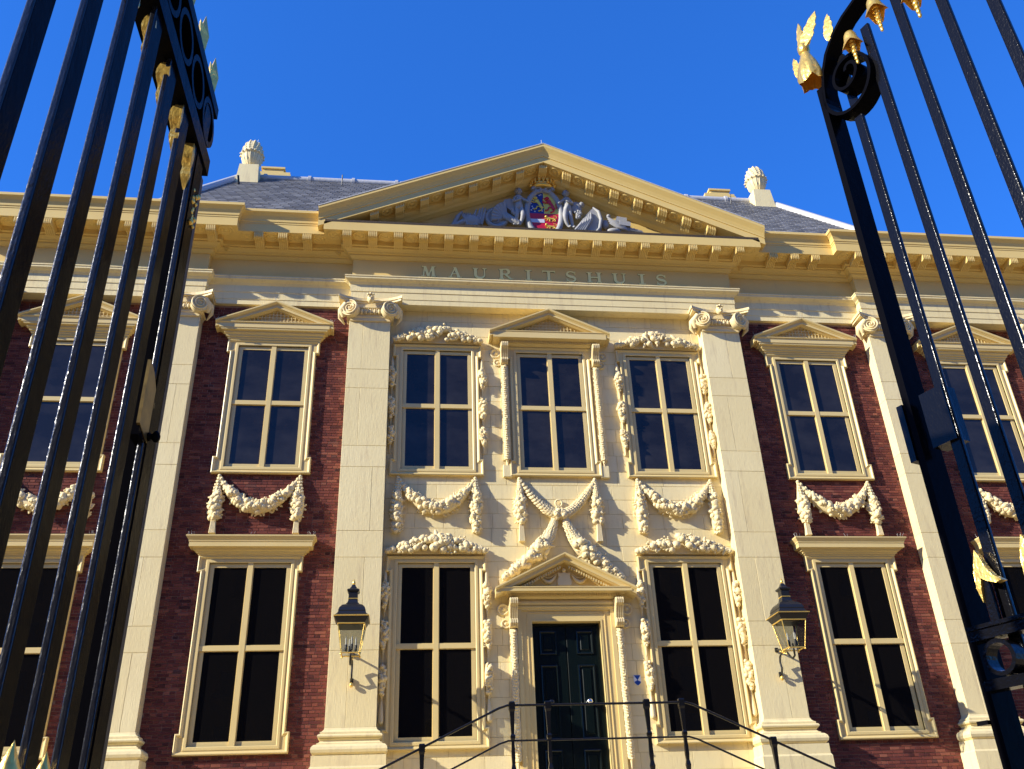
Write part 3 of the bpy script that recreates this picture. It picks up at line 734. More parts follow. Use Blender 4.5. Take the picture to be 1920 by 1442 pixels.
# ------------------------------------------------------------------ windows
def small_pediment(m, xc, hx, zt, zc, yf, th=.15):
    path = [(xc+hx, zt), (xc, zc), (xc-hx, zt)]
    k = th
    m.sweep(path, [(0, .0), (0, yf), (-.03, yf), (-.05, yf+.015), (-k*.45, yf+.05), (-k*.55, yf+.055), (-k*.55, yf+.07), (-k, yf+.07), (-k, yf+.10), (-k-.03, yf+.16), (-k-.03, .0)][::-1], 'xz', ends=[(0, 1)]*3)
def window(xc, zg0, zg1, zt0, zt1, hw, style):
    top, bot = zg1+.245, zg0-.28; E, Bd = 1.04, .965
    zb, zu = zg0+.10, zg1-.09
    outer = [(xc-E, bot), (xc+E, bot), (xc+E, zb), (xc+Bd, zb), (xc+Bd, zu), (xc+E, zu), (xc+E, top), (xc-E, top), (xc-E, zu), (xc-Bd, zu), (xc-Bd, zb), (xc-E, zb)]
    m = MB()
    # moulded outer rim (left normal of a ccw path points inwards)
    m.sweep(outer, [(0, .0), (0, -.085), (.018, -.095), (.035, -.09), (.05, -.07), (.062, -.06), (.075, -.0597), (.075, .0)][::-1], 'xz', closed=True)
    # flat fascia, four pieces
    o = .07; iw, iz0, iz1 = hw+.10, zg0-.13, zg1+.10
    m.box(xc-Bd+o, xc-iw, -.052, 0, bot+o, top-o); m.box(xc+iw, xc+Bd-o, -.052, 0, bot+o, top-o)
    m.box(xc-iw, xc+iw, -.052, 0, iz1, top-o); m.box(xc-iw, xc+iw, -.052, 0, bot+o, iz0)
    for s in (-1, 1):
        for a, b in ((bot+o, zb-o*.2), (zu+o*.2, top-o)):
            x1, x2 = sorted((xc+s*(Bd-o), xc+s*(E-o))); m.box(x1, x2, -.0515, 0, a, b)
    inner = [(xc-iw, iz0), (xc+iw, iz0), (xc+iw, iz1), (xc-iw, iz1)]
    m.sweep(inner, [(-.07, -.0525), (-.07, -.066), (-.055, -.07), (-.012, -.07), (0, -.06), (0, .004), (-.06, .004)][::-1], 'xz', closed=True)
    W = m.build('window', WOOD, B)
    # sashes
    s = MB(); mw = .052
    s.box(xc-mw, xc+mw, -.052, .006, iz0, iz1)                         # mullion
    tz = (zt0+zt1)/2; s.box(xc-iw, xc-mw-.001, -.045, .006, tz-.05, tz+.05); s.box(xc+mw+.001, xc+iw, -.045, .006, tz-.05, tz+.05)
    for x0, x1 in ((xc-iw, xc-mw-.001), (xc+mw+.001, xc+iw)):
        for z0, z1 in ((iz0, tz-.051), (tz+.051, iz1)):
            dy = -.020 if z0 > tz else -.012
            f0, f1 = (.062, .038)
            le = .09 if x0 < xc-.2 and x0 < xc-mw-.1 and x0 == xc-iw else .014
            ri = .09 if x1 == xc+iw else .014
            bo = .085 if z0 == iz0 else .01; to = .085 if z1 == iz1 else .01
            s.box(x0, x0+le, dy, .006, z0, z1); s.box(x1-ri, x1, dy, .006, z0, z1)
            s.box(x0+le, x1-ri, dy+.0005, .006, z0, z0+bo); s.box(x0+le, x1-ri, dy+.0005, .006, z1-to, z1)
            gx0, gx1, gz0, gz1 = x0+le-.01, x1-ri+.01, z0+bo-.01, z1-to+.01
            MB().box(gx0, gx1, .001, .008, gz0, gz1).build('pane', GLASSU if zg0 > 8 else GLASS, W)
    s.build('sash', WOOD, W)
    if style == 'pediment':
        h = MB(); yc = -.28
        h.sweep([(xc+1.04, 0), (xc+1.04, -.09), (xc-1.04, -.09), (xc-1.04, 0)], [(-.05, top), (.0, top), (.02, top+.02), (.02, top+.05), (.05, top+.06), (.06, top+.10), (.10, top+.13), (.105, top+.17), (.16, top+.18), (.17, top+.225), (-.05, top+.225)])
        h.box(xc-1.25, xc+1.25, -.27, 0, top+.226, top+.33)
        h.sweep([(xc+1.25, 0), (xc+1.25, -.27), (xc-1.25, -.27), (xc-1.25, 0)], [(-.02, top+.33), (.0, top+.33), (.015, top+.35), (.03, top+.355), (.03, top+.37), (-.02, top+.375)])
        small_pediment(h, xc, 1.335, 12.935, 13.49, -.33)
        # triangular field
        h.prism([(xc-1.1, top+.33), (xc+1.1, top+.33), (xc, 13.36)], -.06, .0, 'xz')
        H = h.build('window_pediment', WOOD, W)
        # lattice against birds
        l = MB(); z0 = top+.38
        def hz(x): return 13.31-abs(x-xc)*.415
        k = -.84
        while k < .86:
            zt = hz(xc+k); 
            if zt > z0+.02: l.box(xc+k-.009, xc+k+.009, -.16, -.150, z0, zt)
            k += .085
        z = z0+.03
        while z < 13.28:
            hx = (13.31-z)/.415
            if hx > .05: l.box(xc-min(hx, .95), xc+min(hx, .95), -.153, -.145, z-.008, z+.008)
            z += .080
        l.build('lattice', WOOD, H, kind='stuff')
        wires(H, [(xc, -.33, 13.49)], 3, .10); wires(H, [(xc+1.30, -.3, 12.95)], 4, .08); wires(H, [(xc-1.30, -.3, 12.95)], 3, .08)
    if style == 'cornice':
        h = MB()
        h.sweep([(xc+1.04, 0), (xc+1.04, -.09), (xc-1.04, -.09), (xc-1.04, 0)],
                [(-.05, top), (.0, top), (.02, top+.015), (.02, top+.035), (.05, top+.045), (.06, top+.07), (.10, top+.09), (.115, top+.13), (.185, top+.14), (.185, top+.235), (.195, top+.24), (.20, top+.27), (.235, top+.32), (.25, top+.34), (.25, top+.365), (-.05, top+.40)])
        H = h.build('window_cornice', WOOD, W)
        wires(H, [(xc-1.2, -.25, top+.38), (xc+1.2, -.25, top+.38)], 5, .09); wires(H, [(xc-.02, -.2, top+.38)], 3, .11)
    return W
def wires(parent, pts, n, L):
    m = MB()
    for p in pts:
        for i in range(n):
            a = random.uniform(-.5, .5); b = random.uniform(-.5, .5)
            m.tube([(p[0]+(i-n/2)*.03, p[1], p[2]-.01), (p[0]+(i-n/2)*.03+a*L, p[1]+b*L, p[2]+L)], .0022, 3, cap=False)
    m.build('bird_spikes', WIRE, parent)
random.seed(21)
for xc in (-10.76, -6.45, 6.45, 10.76):
    window(xc, 9.493, 12.296, 10.851, 11.012, .69, 'pediment')
    window(xc, 3.878, 7.137, 5.47, 5.60, .71, 'cornice')
for xc in (-2.673, 2.673):
    window(xc, 9.493, 12.296, 10.851, 11.012, .70, 'plain'); window(xc, 3.878, 7.137, 5.47, 5.60, .70, 'plain')
W0 = window(0, 9.493, 12.296, 10.851, 11.012, .70, 'plain')
# middle window pediment on consoles, with dentils
def dentil_head(parent, hx, zt, zc, z0, zcor, yf, relief):
    h = MB()
    h.sweep([(1.02, 0), (1.02, -.12), (-1.02, -.12), (-1.02, 0)], [(-.05, z0), (0, z0), (.03, z0+.02), (.05, z0+.035), (-.05, z0+.035)])
    h.sweep([(1.20, 0), (1.20, -.20), (-1.20, -.20), (-1.20, 0)], [(-.1, z0+.036), (0, z0+.036), (0, zcor-.02), (.04, zcor-.01), (.05, zcor), (-.1, zcor)])
    h.box(-hx+.09, hx-.09, yf+.06, 0, zcor+.001, zt+.01)
    h.sweep([(hx-.09, 0), (hx-.09, yf+.06), (-hx+.09, yf+.06), (-hx+.09, 0)], [(-.02, zt+.01), (.0, zt+.01), (.015, zt+.03), (.015, zt+.045), (-.02, zt+.05)])
    small_pediment(h, 0, hx, zt+.03, zc, yf, .14)
    h.prism([(-hx+.2, zt), (hx-.2, zt), (0, zc-.1)], -.10, .0, 'xz')
    H = h.build('window_pediment' if not relief else 'door_pediment', WOOD, parent)
    d = MB(); n = 44
    for i in range(n):
        x = -1.17+2.34*(i+.5)/n; d.box(x-.014, x+.014, -.235, -.195, z0+.045, z0+.085)
    if relief:
        sl = (zc-zt)/hx
        for i in range(2, 22):
            for s in (-1, 1):
                x = s*i*.05; z = zc-.205-abs(x)*sl
                if z > zt+.05: d.box(x-.014, x+.014, yf+.14, yf+.20, z-.05, z)
    d.build('dentils', WOOD, H, kind='stuff')
    return H
H0 = dentil_head(W0, 1.455, 12.80, 13.47, 12.545, 12.66, -.40, False)
l = MB(); z = 12.86
def hz0(x): return 13.27-abs(x)*.44
k = -.9
while k < .92:
    if hz0(k) > 12.87: l.box(k-.009, k+.009, -.20, -.19, 12.85, hz0(k))
    k += .085
while z < 13.24:
    hx = (13.27-z)/.44; l.box(-hx, hx, -.193, -.185, z-.008, z+.008); z += .08
l.build('lattice', WOOD, H0, kind='stuff')

# ------------------------------------------------------------------ door
dm = MB()
for s in (-1, 1):
    x1, x2 = sorted((s*.715, s*1.0))
    dm.box(x1, x2, -.06, .0, 2.9, 6.28)
    a, b = sorted((s*.93, s*1.02)); dm.box(a, b, -.095, 0, 2.9, 6.30)
    a, b = sorted((s*.80, s*.815)); dm.box(a, b, -.075, -.055, 2.9, 6.17)
    a, b = sorted((s*.715, s*.745)); dm.box(a, b, -.0725, .18, 2.9, 6.035)
dm.box(-.715, .715, -.0602, 0, 6.035, 6.28); dm.box(-.80, .80, -.0755, -.0545, 6.17, 6.185); dm.box(-.714, .714, -.0722, .18, 6.0, 6.034)
dm.box(-.715, .715, -.0597, .3, 6.036, 6.05)
dm.sweep([(1.02, 0), (1.02, -.06), (-1.02, -.06), (-1.02, 0)], [(-.02, 6.22), (.035, 6.225), (.04, 6.26), (.06, 6.27), (.065, 6.30), (-.02, 6.30)])
n = 10
dm.sweep([(1.0, 0), (1.0, -.06), (-1.0, -.06), (-1.0, 0)], [(-.04, 6.301)]+[(.02+.05*math.sin(PI*i/n), 6.301+.145*i/n) for i in range(n+1)]+[(-.04, 6.446)])
DF = dm.build('door_surround', WOOD, B)
DH = dentil_head(DF, 1.47, 6.60, 7.36, 6.447, 6.555, -.42, True)
r = MB(); random.seed(4)
r.prism([(-.14, 6.72), (.14, 6.72), (.15, 6.80), (.12, 6.90), (.14, 7.0), (.06, 6.985), (0, 7.01), (-.06, 6.985), (-.14, 7.0), (-.12, 6.90), (-.15, 6.80)], -.16, -.09, 'xz')
r.ball((0, -.15, 7.05), (.05, .05, .05))
for s in (-1, 1):
    r.tube([(s*(.16+.36*t), -.13, 6.96-.16*math.sin(PI*t)) for t in [i/10 for i in range(11)]], [.015+.03*math.sin(PI*i/10) for i in range(11)], 7)
    r.tube([(s*(.52+.25*t), -.12, 6.93-.22*t) for t in [i/5 for i in range(6)]], [.03, .035, .03, .03, .02, .01], 6)
    r.tube([(s*(.16+.36*t), -.13, 6.99-.10*math.sin(PI*t)) for t in [i/10 for i in range(11)]], .012, 5)
r.build('relief_shield', CARVE, DH)
D = MB(); D.box(-.712, .712, .14, .16, 2.9, 6.0)
Door = D.build('door', DOOR, B)
for s in (-1, 1):
    L = MB(); x0, x1 = sorted((s*.008, s*.705))
    L.bbox(x0, x1, .10, .139, 2.92, 5.99, .006)
    leaf = L.build('door_leaf', DOOR, Door)
    a, b = sorted((s*.20, s*.565))
    for z0, z1 in ((5.36, 5.84), (3.74, 5.16), (3.05, 3.56)):
        p = MB(); p.sweep([(a, z0), (b, z0), (b, z1), (a, z1)], [(0, .101), (.005, .080), (.02, .076), (.035, .082), (.05, .101)][::-1], 'xz', closed=True)
        p.bbox(a+.09, b-.09, .088, .101, z0+.09, z1-.09, .012); p.build('panel', DOOR, leaf)
kn = MB().lathe([(0, .0), (.03, 0), (.03, .02), (.018, .04), (.05, .07), (.062, .10), (.05, .13), (.02, .145), (0, .147)], (.385, .10, 4.43), 16, M=Matrix.Rotation(PI/2, 3, 'X')); kn.build('knob', STEEL, Door)
MB().lathe([(0, .0), (.03, 0), (.03, .02), (.018, .04), (.05, .07), (.062, .10), (.05, .13), (.02, .145), (0, .147)], (-.385, .10, 4.43), 16, M=Matrix.Rotation(PI/2, 3, 'X')).build('knob', IRON, Door, label='dark door knob')

# ------------------------------------------------------------------ roof
EV = (10.9, -.25, 15.55); RG = (8.9, 4.9, 21.7)
rf = MB(); rf.add([(-EV[0], EV[1], EV[2]), (EV[0], EV[1], EV[2]), (RG[0], RG[1], RG[2]), (-RG[0], RG[1], RG[2]), (-EV[0], 21, EV[2]), (EV[0], 21, EV[2]), (RG[0], 16, RG[2]), (-RG[0], 16, RG[2])],
       [(0, 1, 2, 3), (1, 5, 6, 2), (5, 4, 7, 6), (4, 0, 3, 7), (3, 2, 6, 7), (1, 0, 4, 5)])
RF = rf.build('roof', ROOFB, B)
MB().box(-XE, XE, -.3, 21, 15.30, 15.52).build('roof_gutter', LEAD, RF)
random.seed(9)
SL = math.hypot(RG[1]-EV[1], RG[2]-EV[2]); dv = Vector((0, RG[1]-EV[1], RG[2]-EV[2])).normalized(); nv = Vector((0, -dv.z, dv.y))
allsl = []; exp_ = .205; row = 0; t = .1
while t < SL-.1:
    hwid = EV[0]+(RG[0]-EV[0])*t/SL; x = -hwid+(.14 if row % 2 else 0)
    while x < hwid:
        wd = .255; a, b = x, min(x+wd, hwid)
        if b-a > .05: allsl.append((a, b, t))
        x += wd+.020
    t += exp_; row += 1
def pediment_hides(a, t):
    z = EV[2]+dv.z*t; y = EV[1]+dv.y*t
    # sight line test against the pediment triangle at y=-.9
    c = Vector((a, y, z)); d = c-CAM; k = (-.9-CAM.y)/d.y; p = CAM+d*k
    return p.z < max(15.7, 18.1-K*abs(p.x)) or p.x < -9.2
vis = [i for i, q in enumerate(allsl) if abs(q[1]-q[0]-.255) < 1e-6 and not pediment_hides(q[0], q[2])]
vis.sort(key=lambda i: (Vector((allsl[i][0], EV[1]+dv.y*allsl[i][2], EV[2]+dv.z*allsl[i][2]))-CAM).length)
vs_ = set(vis[:300]); svar = []
Ms = Matrix((Vector((1, 0, 0)), dv, nv)).transposed()
def slate_geo(m, w_, o=Vector((0, 0, 0)), j=0.):
    P_ = [(0, 0, .040), (w_, 0, .040), (w_, .30, .008), (0, .30, .008), (0, 0, .010), (w_, 0, .010)]
    m.add([tuple(o+Ms @ Vector((a, b+j, c))) for a, b, c in P_], [(0, 1, 2, 3), (4, 5, 1, 0), (4, 0, 3), (1, 5, 2)])
for k in range(8):
    m = MB(); m.tint = (k+.5)/8; slate_geo(m, .255); me = bpy.data.meshes.new('slate'); me.from_pydata(m.v, [], m.f)
    me.attributes.new('tint', 'FLOAT', 'FACE').data.foreach_set('value', m.t); me.materials.append(SLATE); svar.append(me)
rs = MB()
for i, (a, b, t) in enumerate(allsl):
    o = Vector((a, EV[1], EV[2]))+dv*(t+random.uniform(-.006, .006))
    if i in vs_: link('slate', svar[random.randrange(8)], RF, tuple(o))
    else: rs.tint = random.random(); slate_geo(rs, b-a, o)
rs.build('slate_courses', SLATE, RF, kind='stuff')
rd = MB(); rd.tube([(-RG[0], RG[1], RG[2]+.02), (RG[0], RG[1], RG[2]+.02)], .13, 10)
x = -8.2
while x < 8.6: rd.tube([(x, RG[1], RG[2]+.02), (x+.10, RG[1], RG[2]+.02)], .165, 10); x += 1.42
rd.build('ridge_capping', LEAD, RF)
for s in (-1, 1):
    MB().tube([(s*RG[0], RG[1], RG[2]+.05), (s*EV[0], EV[1], EV[2]+.05)], .13, 8).build('hip_capping', LEAD, RF)
for x in (-5.6, -2.9, 7.3):
    z = RG[2]-.75; MB().tube([(x, 4.15, z), (x, 4.05, z+.35)], .02, 5).build('roof_hook', IRON, RF)
MB().tube([(-8.75, 4.0, 20.6), (-8.78, 3.85, 20.9)], .035, 5).build('roof_hook', IRON, RF)
for s in (-1, 1):
    fx, fy, fz = s*8.62, 4.68, 21.0
    f = MB(); f.add([(fx-.36, fy-.36, fz), (fx+.36, fy-.36, fz), (fx+.36, fy+.36, fz), (fx-.36, fy+.36, fz), (fx-.30, fy-.30, fz+.86), (fx+.30, fy-.30, fz+.86), (fx+.30, fy+.30, fz+.86), (fx-.30, fy+.30, fz+.86)],
                    [(0, 1, 5, 4), (1, 2, 6, 5), (2, 3, 7, 6), (3, 0, 4, 7), (4, 5, 6, 7)])
    F = f.build('finial_base', STONE, RF, rot=None)
    u = MB(); u.lathe([(.13, 21.86), (.17, 21.90), (.15, 21.96), (.17, 21.99), (.24, 22.08), (.295, 22.20), (.325, 22.33), (.335, 22.40), (.375, 22.42), (.38, 22.46), (.35, 22.49)], (fx, fy, 0), 24)
    for k in range(16):
        a = 2*PI*k/16; u.tube([(fx+.17*math.cos(a), fy+.17*math.sin(a), 21.99), (fx+.285*math.cos(a), fy+.285*math.sin(a), 22.18), (fx+.33*math.cos(a), fy+.33*math.sin(a), 22.38)], [.012, .024, .018], 6)
        u.ball((fx+.372*math.cos(a), fy+.372*math.sin(a), 22.44), (.04, .04, .035), lod=1)
    u.lathe([(.345*math.sqrt(max(0, 1-(j/12)**2)), 22.47+.60*j/12) for j in range(13)], (fx, fy, 0), 20)
    for j in range(6):
        zz_ = 22.50+.092*j; rr = .345*math.sqrt(max(.02, 1-((j*.092+.03)/.60)**2)); nn = max(6, int(18-j*2))
        
        for k in range(nn):
            a = 2*PI*(k+.5*(j % 2))/nn; u.ball((fx+rr*.95*math.cos(a), fy+rr*.95*math.sin(a), zz_+.01), (.040, .040, .040), lod=1)
    u.ball((fx, fy, 23.04), .06, lod=1); u.build('pine_cone_urn', CARVE, F)
    MB().tube([(fx+.1, fy, 22.85), (fx+.12, fy, 23.2)], .008, 4).build('lightning_rod', WIRE, F)
    ch = MB(); xa, xb = sorted((s*7.77, s*9.0)); ch.box(xa, xb, 7.2, 8.6, 21.0, 23.98); ch.box(xa+.03, xb-.03, 7.23, 8.6, 23.981, 24.10); 
    xa, xb = sorted((s*8.05, s*8.80)); ch.box(xa, xb, 7.3, 8.4, 24.1, 24.28); ch.box(xa-.05, xb+.05, 7.25, 8.45, 24.281, 24.36)
    ch.build('chimney', CORN, RF)

# ------------------------------------------------------------------ pediment sculpture
SY = -.36
cart = MB(); cx0, cz0 = .03, 16.34
n = 40
def ell(a, rx, rz): return (cx0+rx*math.cos(a), cz0+rz*math.sin(a))
cart.sweep([ell(2*PI*i/n, .395, .70) for i in range(n)], [(-.13, SY+.1), (-.13, SY-.10), (-.10, SY-.15), (-.05, SY-.16), (-.0, SY-.14), (.02, SY-.10), (.02, SY+.1)], 'xz', closed=True, smooth=True)
cart.prism([ell(2*PI*i/n, .5, .8) for i in range(n)], SY-.03, -.26, 'xz')
for s in (-1, 1):
    pts = []
    for i in range(18):
        a = i/17*PI*2.4; rr = .13*(1-i/24); pts.append((cx0+s*(.15+rr*math.cos(a)), SY-.14, cz0+.74+rr*math.sin(a)))
    cart.tube(pts, [.05*(1-i/30) for i in range(18)], 7)
for k in range(26):
    a = 2*PI*k/26; x, z = ell(a, .455, .76); cart.ball((x, SY-.13, z), (.05, .035, .035), Matrix.Rotation(-a, 3, 'Y'), lod=0)
CT_ = cart.build('cartouche', SCULPT, B)
def quarter(q):
    pts = []; rx, rz = .395, .70; steps = 10
    a0 = {'tr': 0, 'tl': PI/2, 'bl': PI, 'br': 3*PI/2}[q]
    pts = [(cx0, cz0)]+[ell(a0+PI/2*i/steps, rx, rz) for i in range(steps+1)]
    return MB().prism(pts, SY-.10, SY-.035, 'xz')
quarter('tl').build('blue_quarter', HBLUE, CT_); quarter('tr').build('gold_quarter', HGOLD, CT_)
quarter('bl').build('red_quarter', HRED, CT_); quarter('br').build('red_quarter', HRED, CT_)
MB().box(cx0-.375, cx0-.004, SY-.108, SY-.09, cz0-.30, cz0-.185).build('white_bar', HWHITE, CT_)
bl = MB(); random.seed(2)
for dx, dz in ((-.1, .6), (-.2, .52), (-.26, .42), (-.33, .32), (-.30, .22), (-.33, .10), (-.24, .06), (-.14, .08), (-.28, .16), (-.05, .08), (-.06, .62), (-.15, .66)):
    bl.box(cx0+dx-.017, cx0+dx+.017, SY-.107, SY-.099, cz0+dz-.017, cz0+dz+.017)
bl.build('white_billets', HWHITE, CT_)
def lion(cx, cz, s, m_, name, flip=1, lying=False):
    m = MB()
    def T(x, z): return (cx+flip*x*s, SY-.115, cz+z*s)
    if not lying:   # rampant
        m.tube([T(-.30, -.55), T(-.22, -.2), T(-.02, .12), T(.12, .42)], [.17*s, .14*s, .17*s, .20*s], 8, flat=(.35, 1))
        m.ball(T(.22, .66), (.20*s, .03, .17*s)); m.ball(T(.38, .62), (.10*s, .028, .07*s))
        for p in ([(.12, .35), (.42, .40), (.60, .58)], [(.10, .18), (.42, .12), (.62, .20)], [(-.2, -.35), (.12, -.38), (.22, -.66), (.42, -.72)], [(-.34, -.5), (-.30, -.78), (-.05, -.92)]):
            m.tube([T(*q) for q in p], [.085*s, .07*s, .075*s, .06*s][:len(p)], 6, flat=(.4, 1)); m.ball(T(*p[-1]), (.09*s, .025, .08*s), lod=0)
        m.tube([T(-.36, -.55), T(-.6, -.4), T(-.5, -.05), T(-.7, .25), T(-.5, .5)], [.04*s, .05*s, .04*s, .06*s, .09*s], 6, flat=(.4, 1))
    else:           # walking
        m.tube([T(-.5, .05), T(-.1, .0), T(.25, .08), T(.45, .2)], [.14*s, .13*s, .17*s, .17*s], 8, flat=(.35, 1))
        m.ball(T(.62, .34), (.19*s, .03, .17*s))
        for p in ([(.35, -.05), (.5, -.3), (.7, -.3)], [(.12, -.1), (.15, -.42), (.3, -.45)], [(-.4, -.05), (-.3, -.4), (-.12, -.45)], [(-.55, -.05), (-.65, -.35), (-.5, -.45)], [(.45, .05), (.75, .0), (.85, .1)]):
            m.tube([T(*q) for q in p], [.09*s, .065*s, .06*s], 6, flat=(.4, 1))
        m.tube([T(-.62, .1), T(-.85, .25), T(-.7, .5), T(-.4, .5)], [.04*s, .045*s, .05*s, .08*s], 6, flat=(.4, 1))
    m.build(name, m_, CT_)
lion(cx0-.145, cz0+.32, .27, HGOLD, 'gold_lion', -1); lion(cx0+.165, cz0+.31, .29, HRED, 'red_lion', -1)
lion(cx0+.16, cz0-.17, .19, HGOLD, 'gold_lion', -1, True); lion(cx0+.15, cz0-.42, .18, HGOLD, 'gold_lion', -1, True)
# crown
c = MB(); zc = 17.16
c.lathe([(.20, zc), (.27, zc+.02), (.26, zc+.07), (.24, zc+.10), (.26, zc+.13)], (cx0, SY-.12, 0), 20, sq=(1, .6))
for k in range(9):
    a = PI+PI*k/8; x, y = cx0+.29*math.cos(a), SY-.12+.17*math.sin(a); c.ball((x, y, zc+.19), (.045, .04, .06), lod=1); c.ball((x, y, zc+.12), (.03, .03, .05), lod=0)
for s in (-1, 1): c.ball((cx0+s*.31, SY-.12, zc+.08), (.06, .06, .06)); c.tube([(cx0+s*.24, SY-.12, zc+.1), (cx0+s*.16, SY-.12, zc+.26), (cx0, SY-.12, zc+.30)], .03, 6)
c.ball((cx0, SY-.12, zc+.38), (.085, .085, .09)); c.ball((cx0, SY-.12, zc+.49), (.03, .03, .05))
c.build('crown', GOLD, CT_)
q = MB()
for s in (-1, 1): q.ball((cx0+s*.19, SY-.16, zc+.30), .052)
q.build('crown_pearls', SCULPT, CT_)
# putti: one continuous skinned body each
def putto(name, J, E, head, rads, label):
    me = bpy.data.meshes.new(name); me.from_pydata(J, E, []); o = bpy.data.objects.new(name, me); COL.objects.link(o); o.parent = B
    me.materials.append(SCULPT); o['label'] = label
    sk = o.modifiers.new('skin', 'SKIN'); 
    for i, v in enumerate(me.skin_vertices[0].data): v.radius = (rads[i], rads[i])
    me.skin_vertices[0].data[0].use_root = True
    sb = o.modifiers.new('sub', 'SUBSURF'); sb.levels = 2; sb.render_levels = 2
    h = MB(); hx, hy, hz = head; h.ball(head, (.085, .088, .10), lod=2); h.ball((hx, hy-.085, hz-.015), (.018, .022, .022), lod=0)
    for s in (-1, 1): h.ball((hx+s*.032, hy-.075, hz+.012), (.016, .012, .010), lod=0); h.ball((hx+s*.085, hy, hz-.005), (.015, .022, .03), lod=0); h.ball((hx+s*.04, hy-.06, hz-.035), (.028, .025, .025), lod=0)
    h.ball((hx, hy-.078, hz-.05), (.022, .012, .008), lod=0); h.ball((hx, hy-.07, hz-.078), (.022, .02, .016), lod=0)
    random.seed(len(label))
    for k in range(34):
        a = random.uniform(0, 2*PI); e = random.uniform(-.1, 1.4)
        p = (hx+.085*math.cos(a)*math.cos(e), hy+.02+.085*math.sin(a)*math.cos(e)*.9, hz+.02+.09*math.sin(e))
        if not (p[1] < hy-.03 and p[2] < hz+.05): h.ball(p, .026, lod=0)
    h.build('head', SCULPT, o)
    return o
y = SY-.10
def figure(cx, s, label):
    # s=+1: stands left of the cartouche, reaching towards +x
    J = [(cx, y, 16.46), (cx-.01*s, y-.01, 16.60), (cx-.02*s, y, 16.74), (cx-.01*s, y, 16.84), (cx-.0*s, y-.01, 16.92),
         (cx-.10*s, y, 16.80), (cx-.14*s, y-.05, 16.66), (cx-.05*s, y-.13, 16.64), (cx+.05*s, y-.15, 16.68),
         (cx+.09*s, y, 16.80), (cx+.17*s, y-.06, 16.70), (cx+.24*s, y-.10, 16.62),
         (cx+.05*s, y-.02, 16.42), (cx+.09*s, y-.10, 16.22), (cx+.05*s, y-.03, 16.04), (cx-.01*s, y-.02, 15.93), (cx-.05*s, y-.10, 15.91),
         (cx-.05*s, y, 16.42), (cx-.06*s, y-.04, 16.22), (cx-.10*s, y, 16.05), (cx-.12*s, y, 15.94), (cx-.16*s, y-.07, 15.92)]
    E = [(0, 1), (1, 2), (2, 3), (3, 4), (3, 5), (5, 6), (6, 7), (7, 8), (3, 9), (9, 10), (10, 11), (0, 12), (12, 13), (13, 14), (14, 15), (15, 16), (0, 17), (17, 18), (18, 19), (19, 20), (20, 21)]
    R_ = [.098, .112, .095, .07, .042, .05, .042, .034, .026, .05, .04, .028, .085, .066, .052, .032, .026, .085, .066, .052, .032, .026]
    putto('cherub_statue', J, E, (cx+.005*s, y-.02, 17.01), R_, label)
figure(-.62, 1, 'grey carved cherub standing left of the coat of arms'); figure(.64, -1, 'grey carved cherub standing right of the coat of arms')
# trophies and shells left and right
t1 = MB()
t1.lathe([(0, -.04), (.08, -.05), (.1, -.02), (.22, -.02), (.24, -.05), (.30, -.04), (.31, .04)], (-1.19, SY-.06, 16.16), 28, M=Matrix.Rotation(-PI/2, 3, 'X') , sq=(1.0, 1))
for k in range(3):
    pts = []
    for i in range(16):
        a = i/15*PI*1.9+k*2.1; rr = .11*(1-i/22); pts.append((-1.19+.10*math.cos(k*2.1)+rr*math.cos(a), SY-.12, 16.16+.10*math.sin(k*2.1)+rr*math.sin(a)))
    t1.tube(pts, .014, 5)
for i in range(7):
    a = math.radians(100+i*14); t1.tube([(-.95, SY-.05, 16.15), (-.95+.5*math.cos(a)*.8, SY-.12, 16.10+.52*math.sin(a))], [.05, .07], 7)
for i in range(5): t1.tube([(-1.05+.03*i, SY-.08, 16.42-.03*i), (-1.0+.09*i, SY-.14, 16.12-.03*i), (-.72+.03*i, SY-.10, 15.95)], [.03, .05, .03], 7)
for k in range(10): t1.ball((-.76+random.uniform(-.06, .06), SY-.14, 16.32+random.uniform(-.09, .09)), .04, lod=1)
t1.prism([(-1.05, 16.62), (-.72, 16.30), (-.70, 16.74), (-.84, 16.80), (-.98, 16.76)], SY-.09, -.26, 'xz')
t1.tube([(-1.5, SY, 16.40), (-1.2, SY-.06, 16.46), (-.9, SY-.05, 16.60)], [.03, .06, .05], 7)
t1.build('carved_trophy', SCULPT, B, label='grey carved disc, drapery and shell left of the cherub')
t2 = MB()
for k, (a, b) in enumerate(((-1.62, 16.42), (-1.55, 16.46), (-1.72, 16.38), (-1.48, 16.44))):
    t2.tube([(a-.12, SY-.02, 15.95), (a-.05, SY-.08, 16.2), (a, SY-.10, b)], [.05, .045, .015], 7)
t2.ball((-1.85, SY-.05, 16.02), (.24, .14, .20), lod=2); t2.tube([(-2.65, SY, 15.78), (-2.3, SY-.05, 15.86), (-2.0, SY-.06, 16.0)], [.03, .07, .10], 8)
for k in range(6): t2.tube([(-1.95+.05*k, SY-.12, 15.85), (-2.02+.03*k, SY-.14, 16.05), (-2.12+.05*k, SY-.06, 16.28)], [.03, .035, .015], 6)
t2.tube([(-2.3, SY-.04, 15.9), (-2.2, SY-.08, 16.12), (-2.08, SY-.04, 16.34)], [.06, .06, .02], 7)
t2.build('carved_trophy', SCULPT, B, label='grey carved arms and drapery at the far left of the pediment field')
t3 = MB()
t3.lathe([(0, -.03), (.05, -.04), (.14, -.035), (.16, .03)], (.88, SY-.10, 16.58), 22, M=Matrix.Rotation(-PI/2, 3, 'X'), sq=(1, 1.2)); t3.ball((1.03, SY-.08, 16.70), .085)
for k in range(14): t3.ball((.90+random.uniform(-.10, .10), SY-.13, 16.33+random.uniform(-.13, .12)), .042, lod=1)
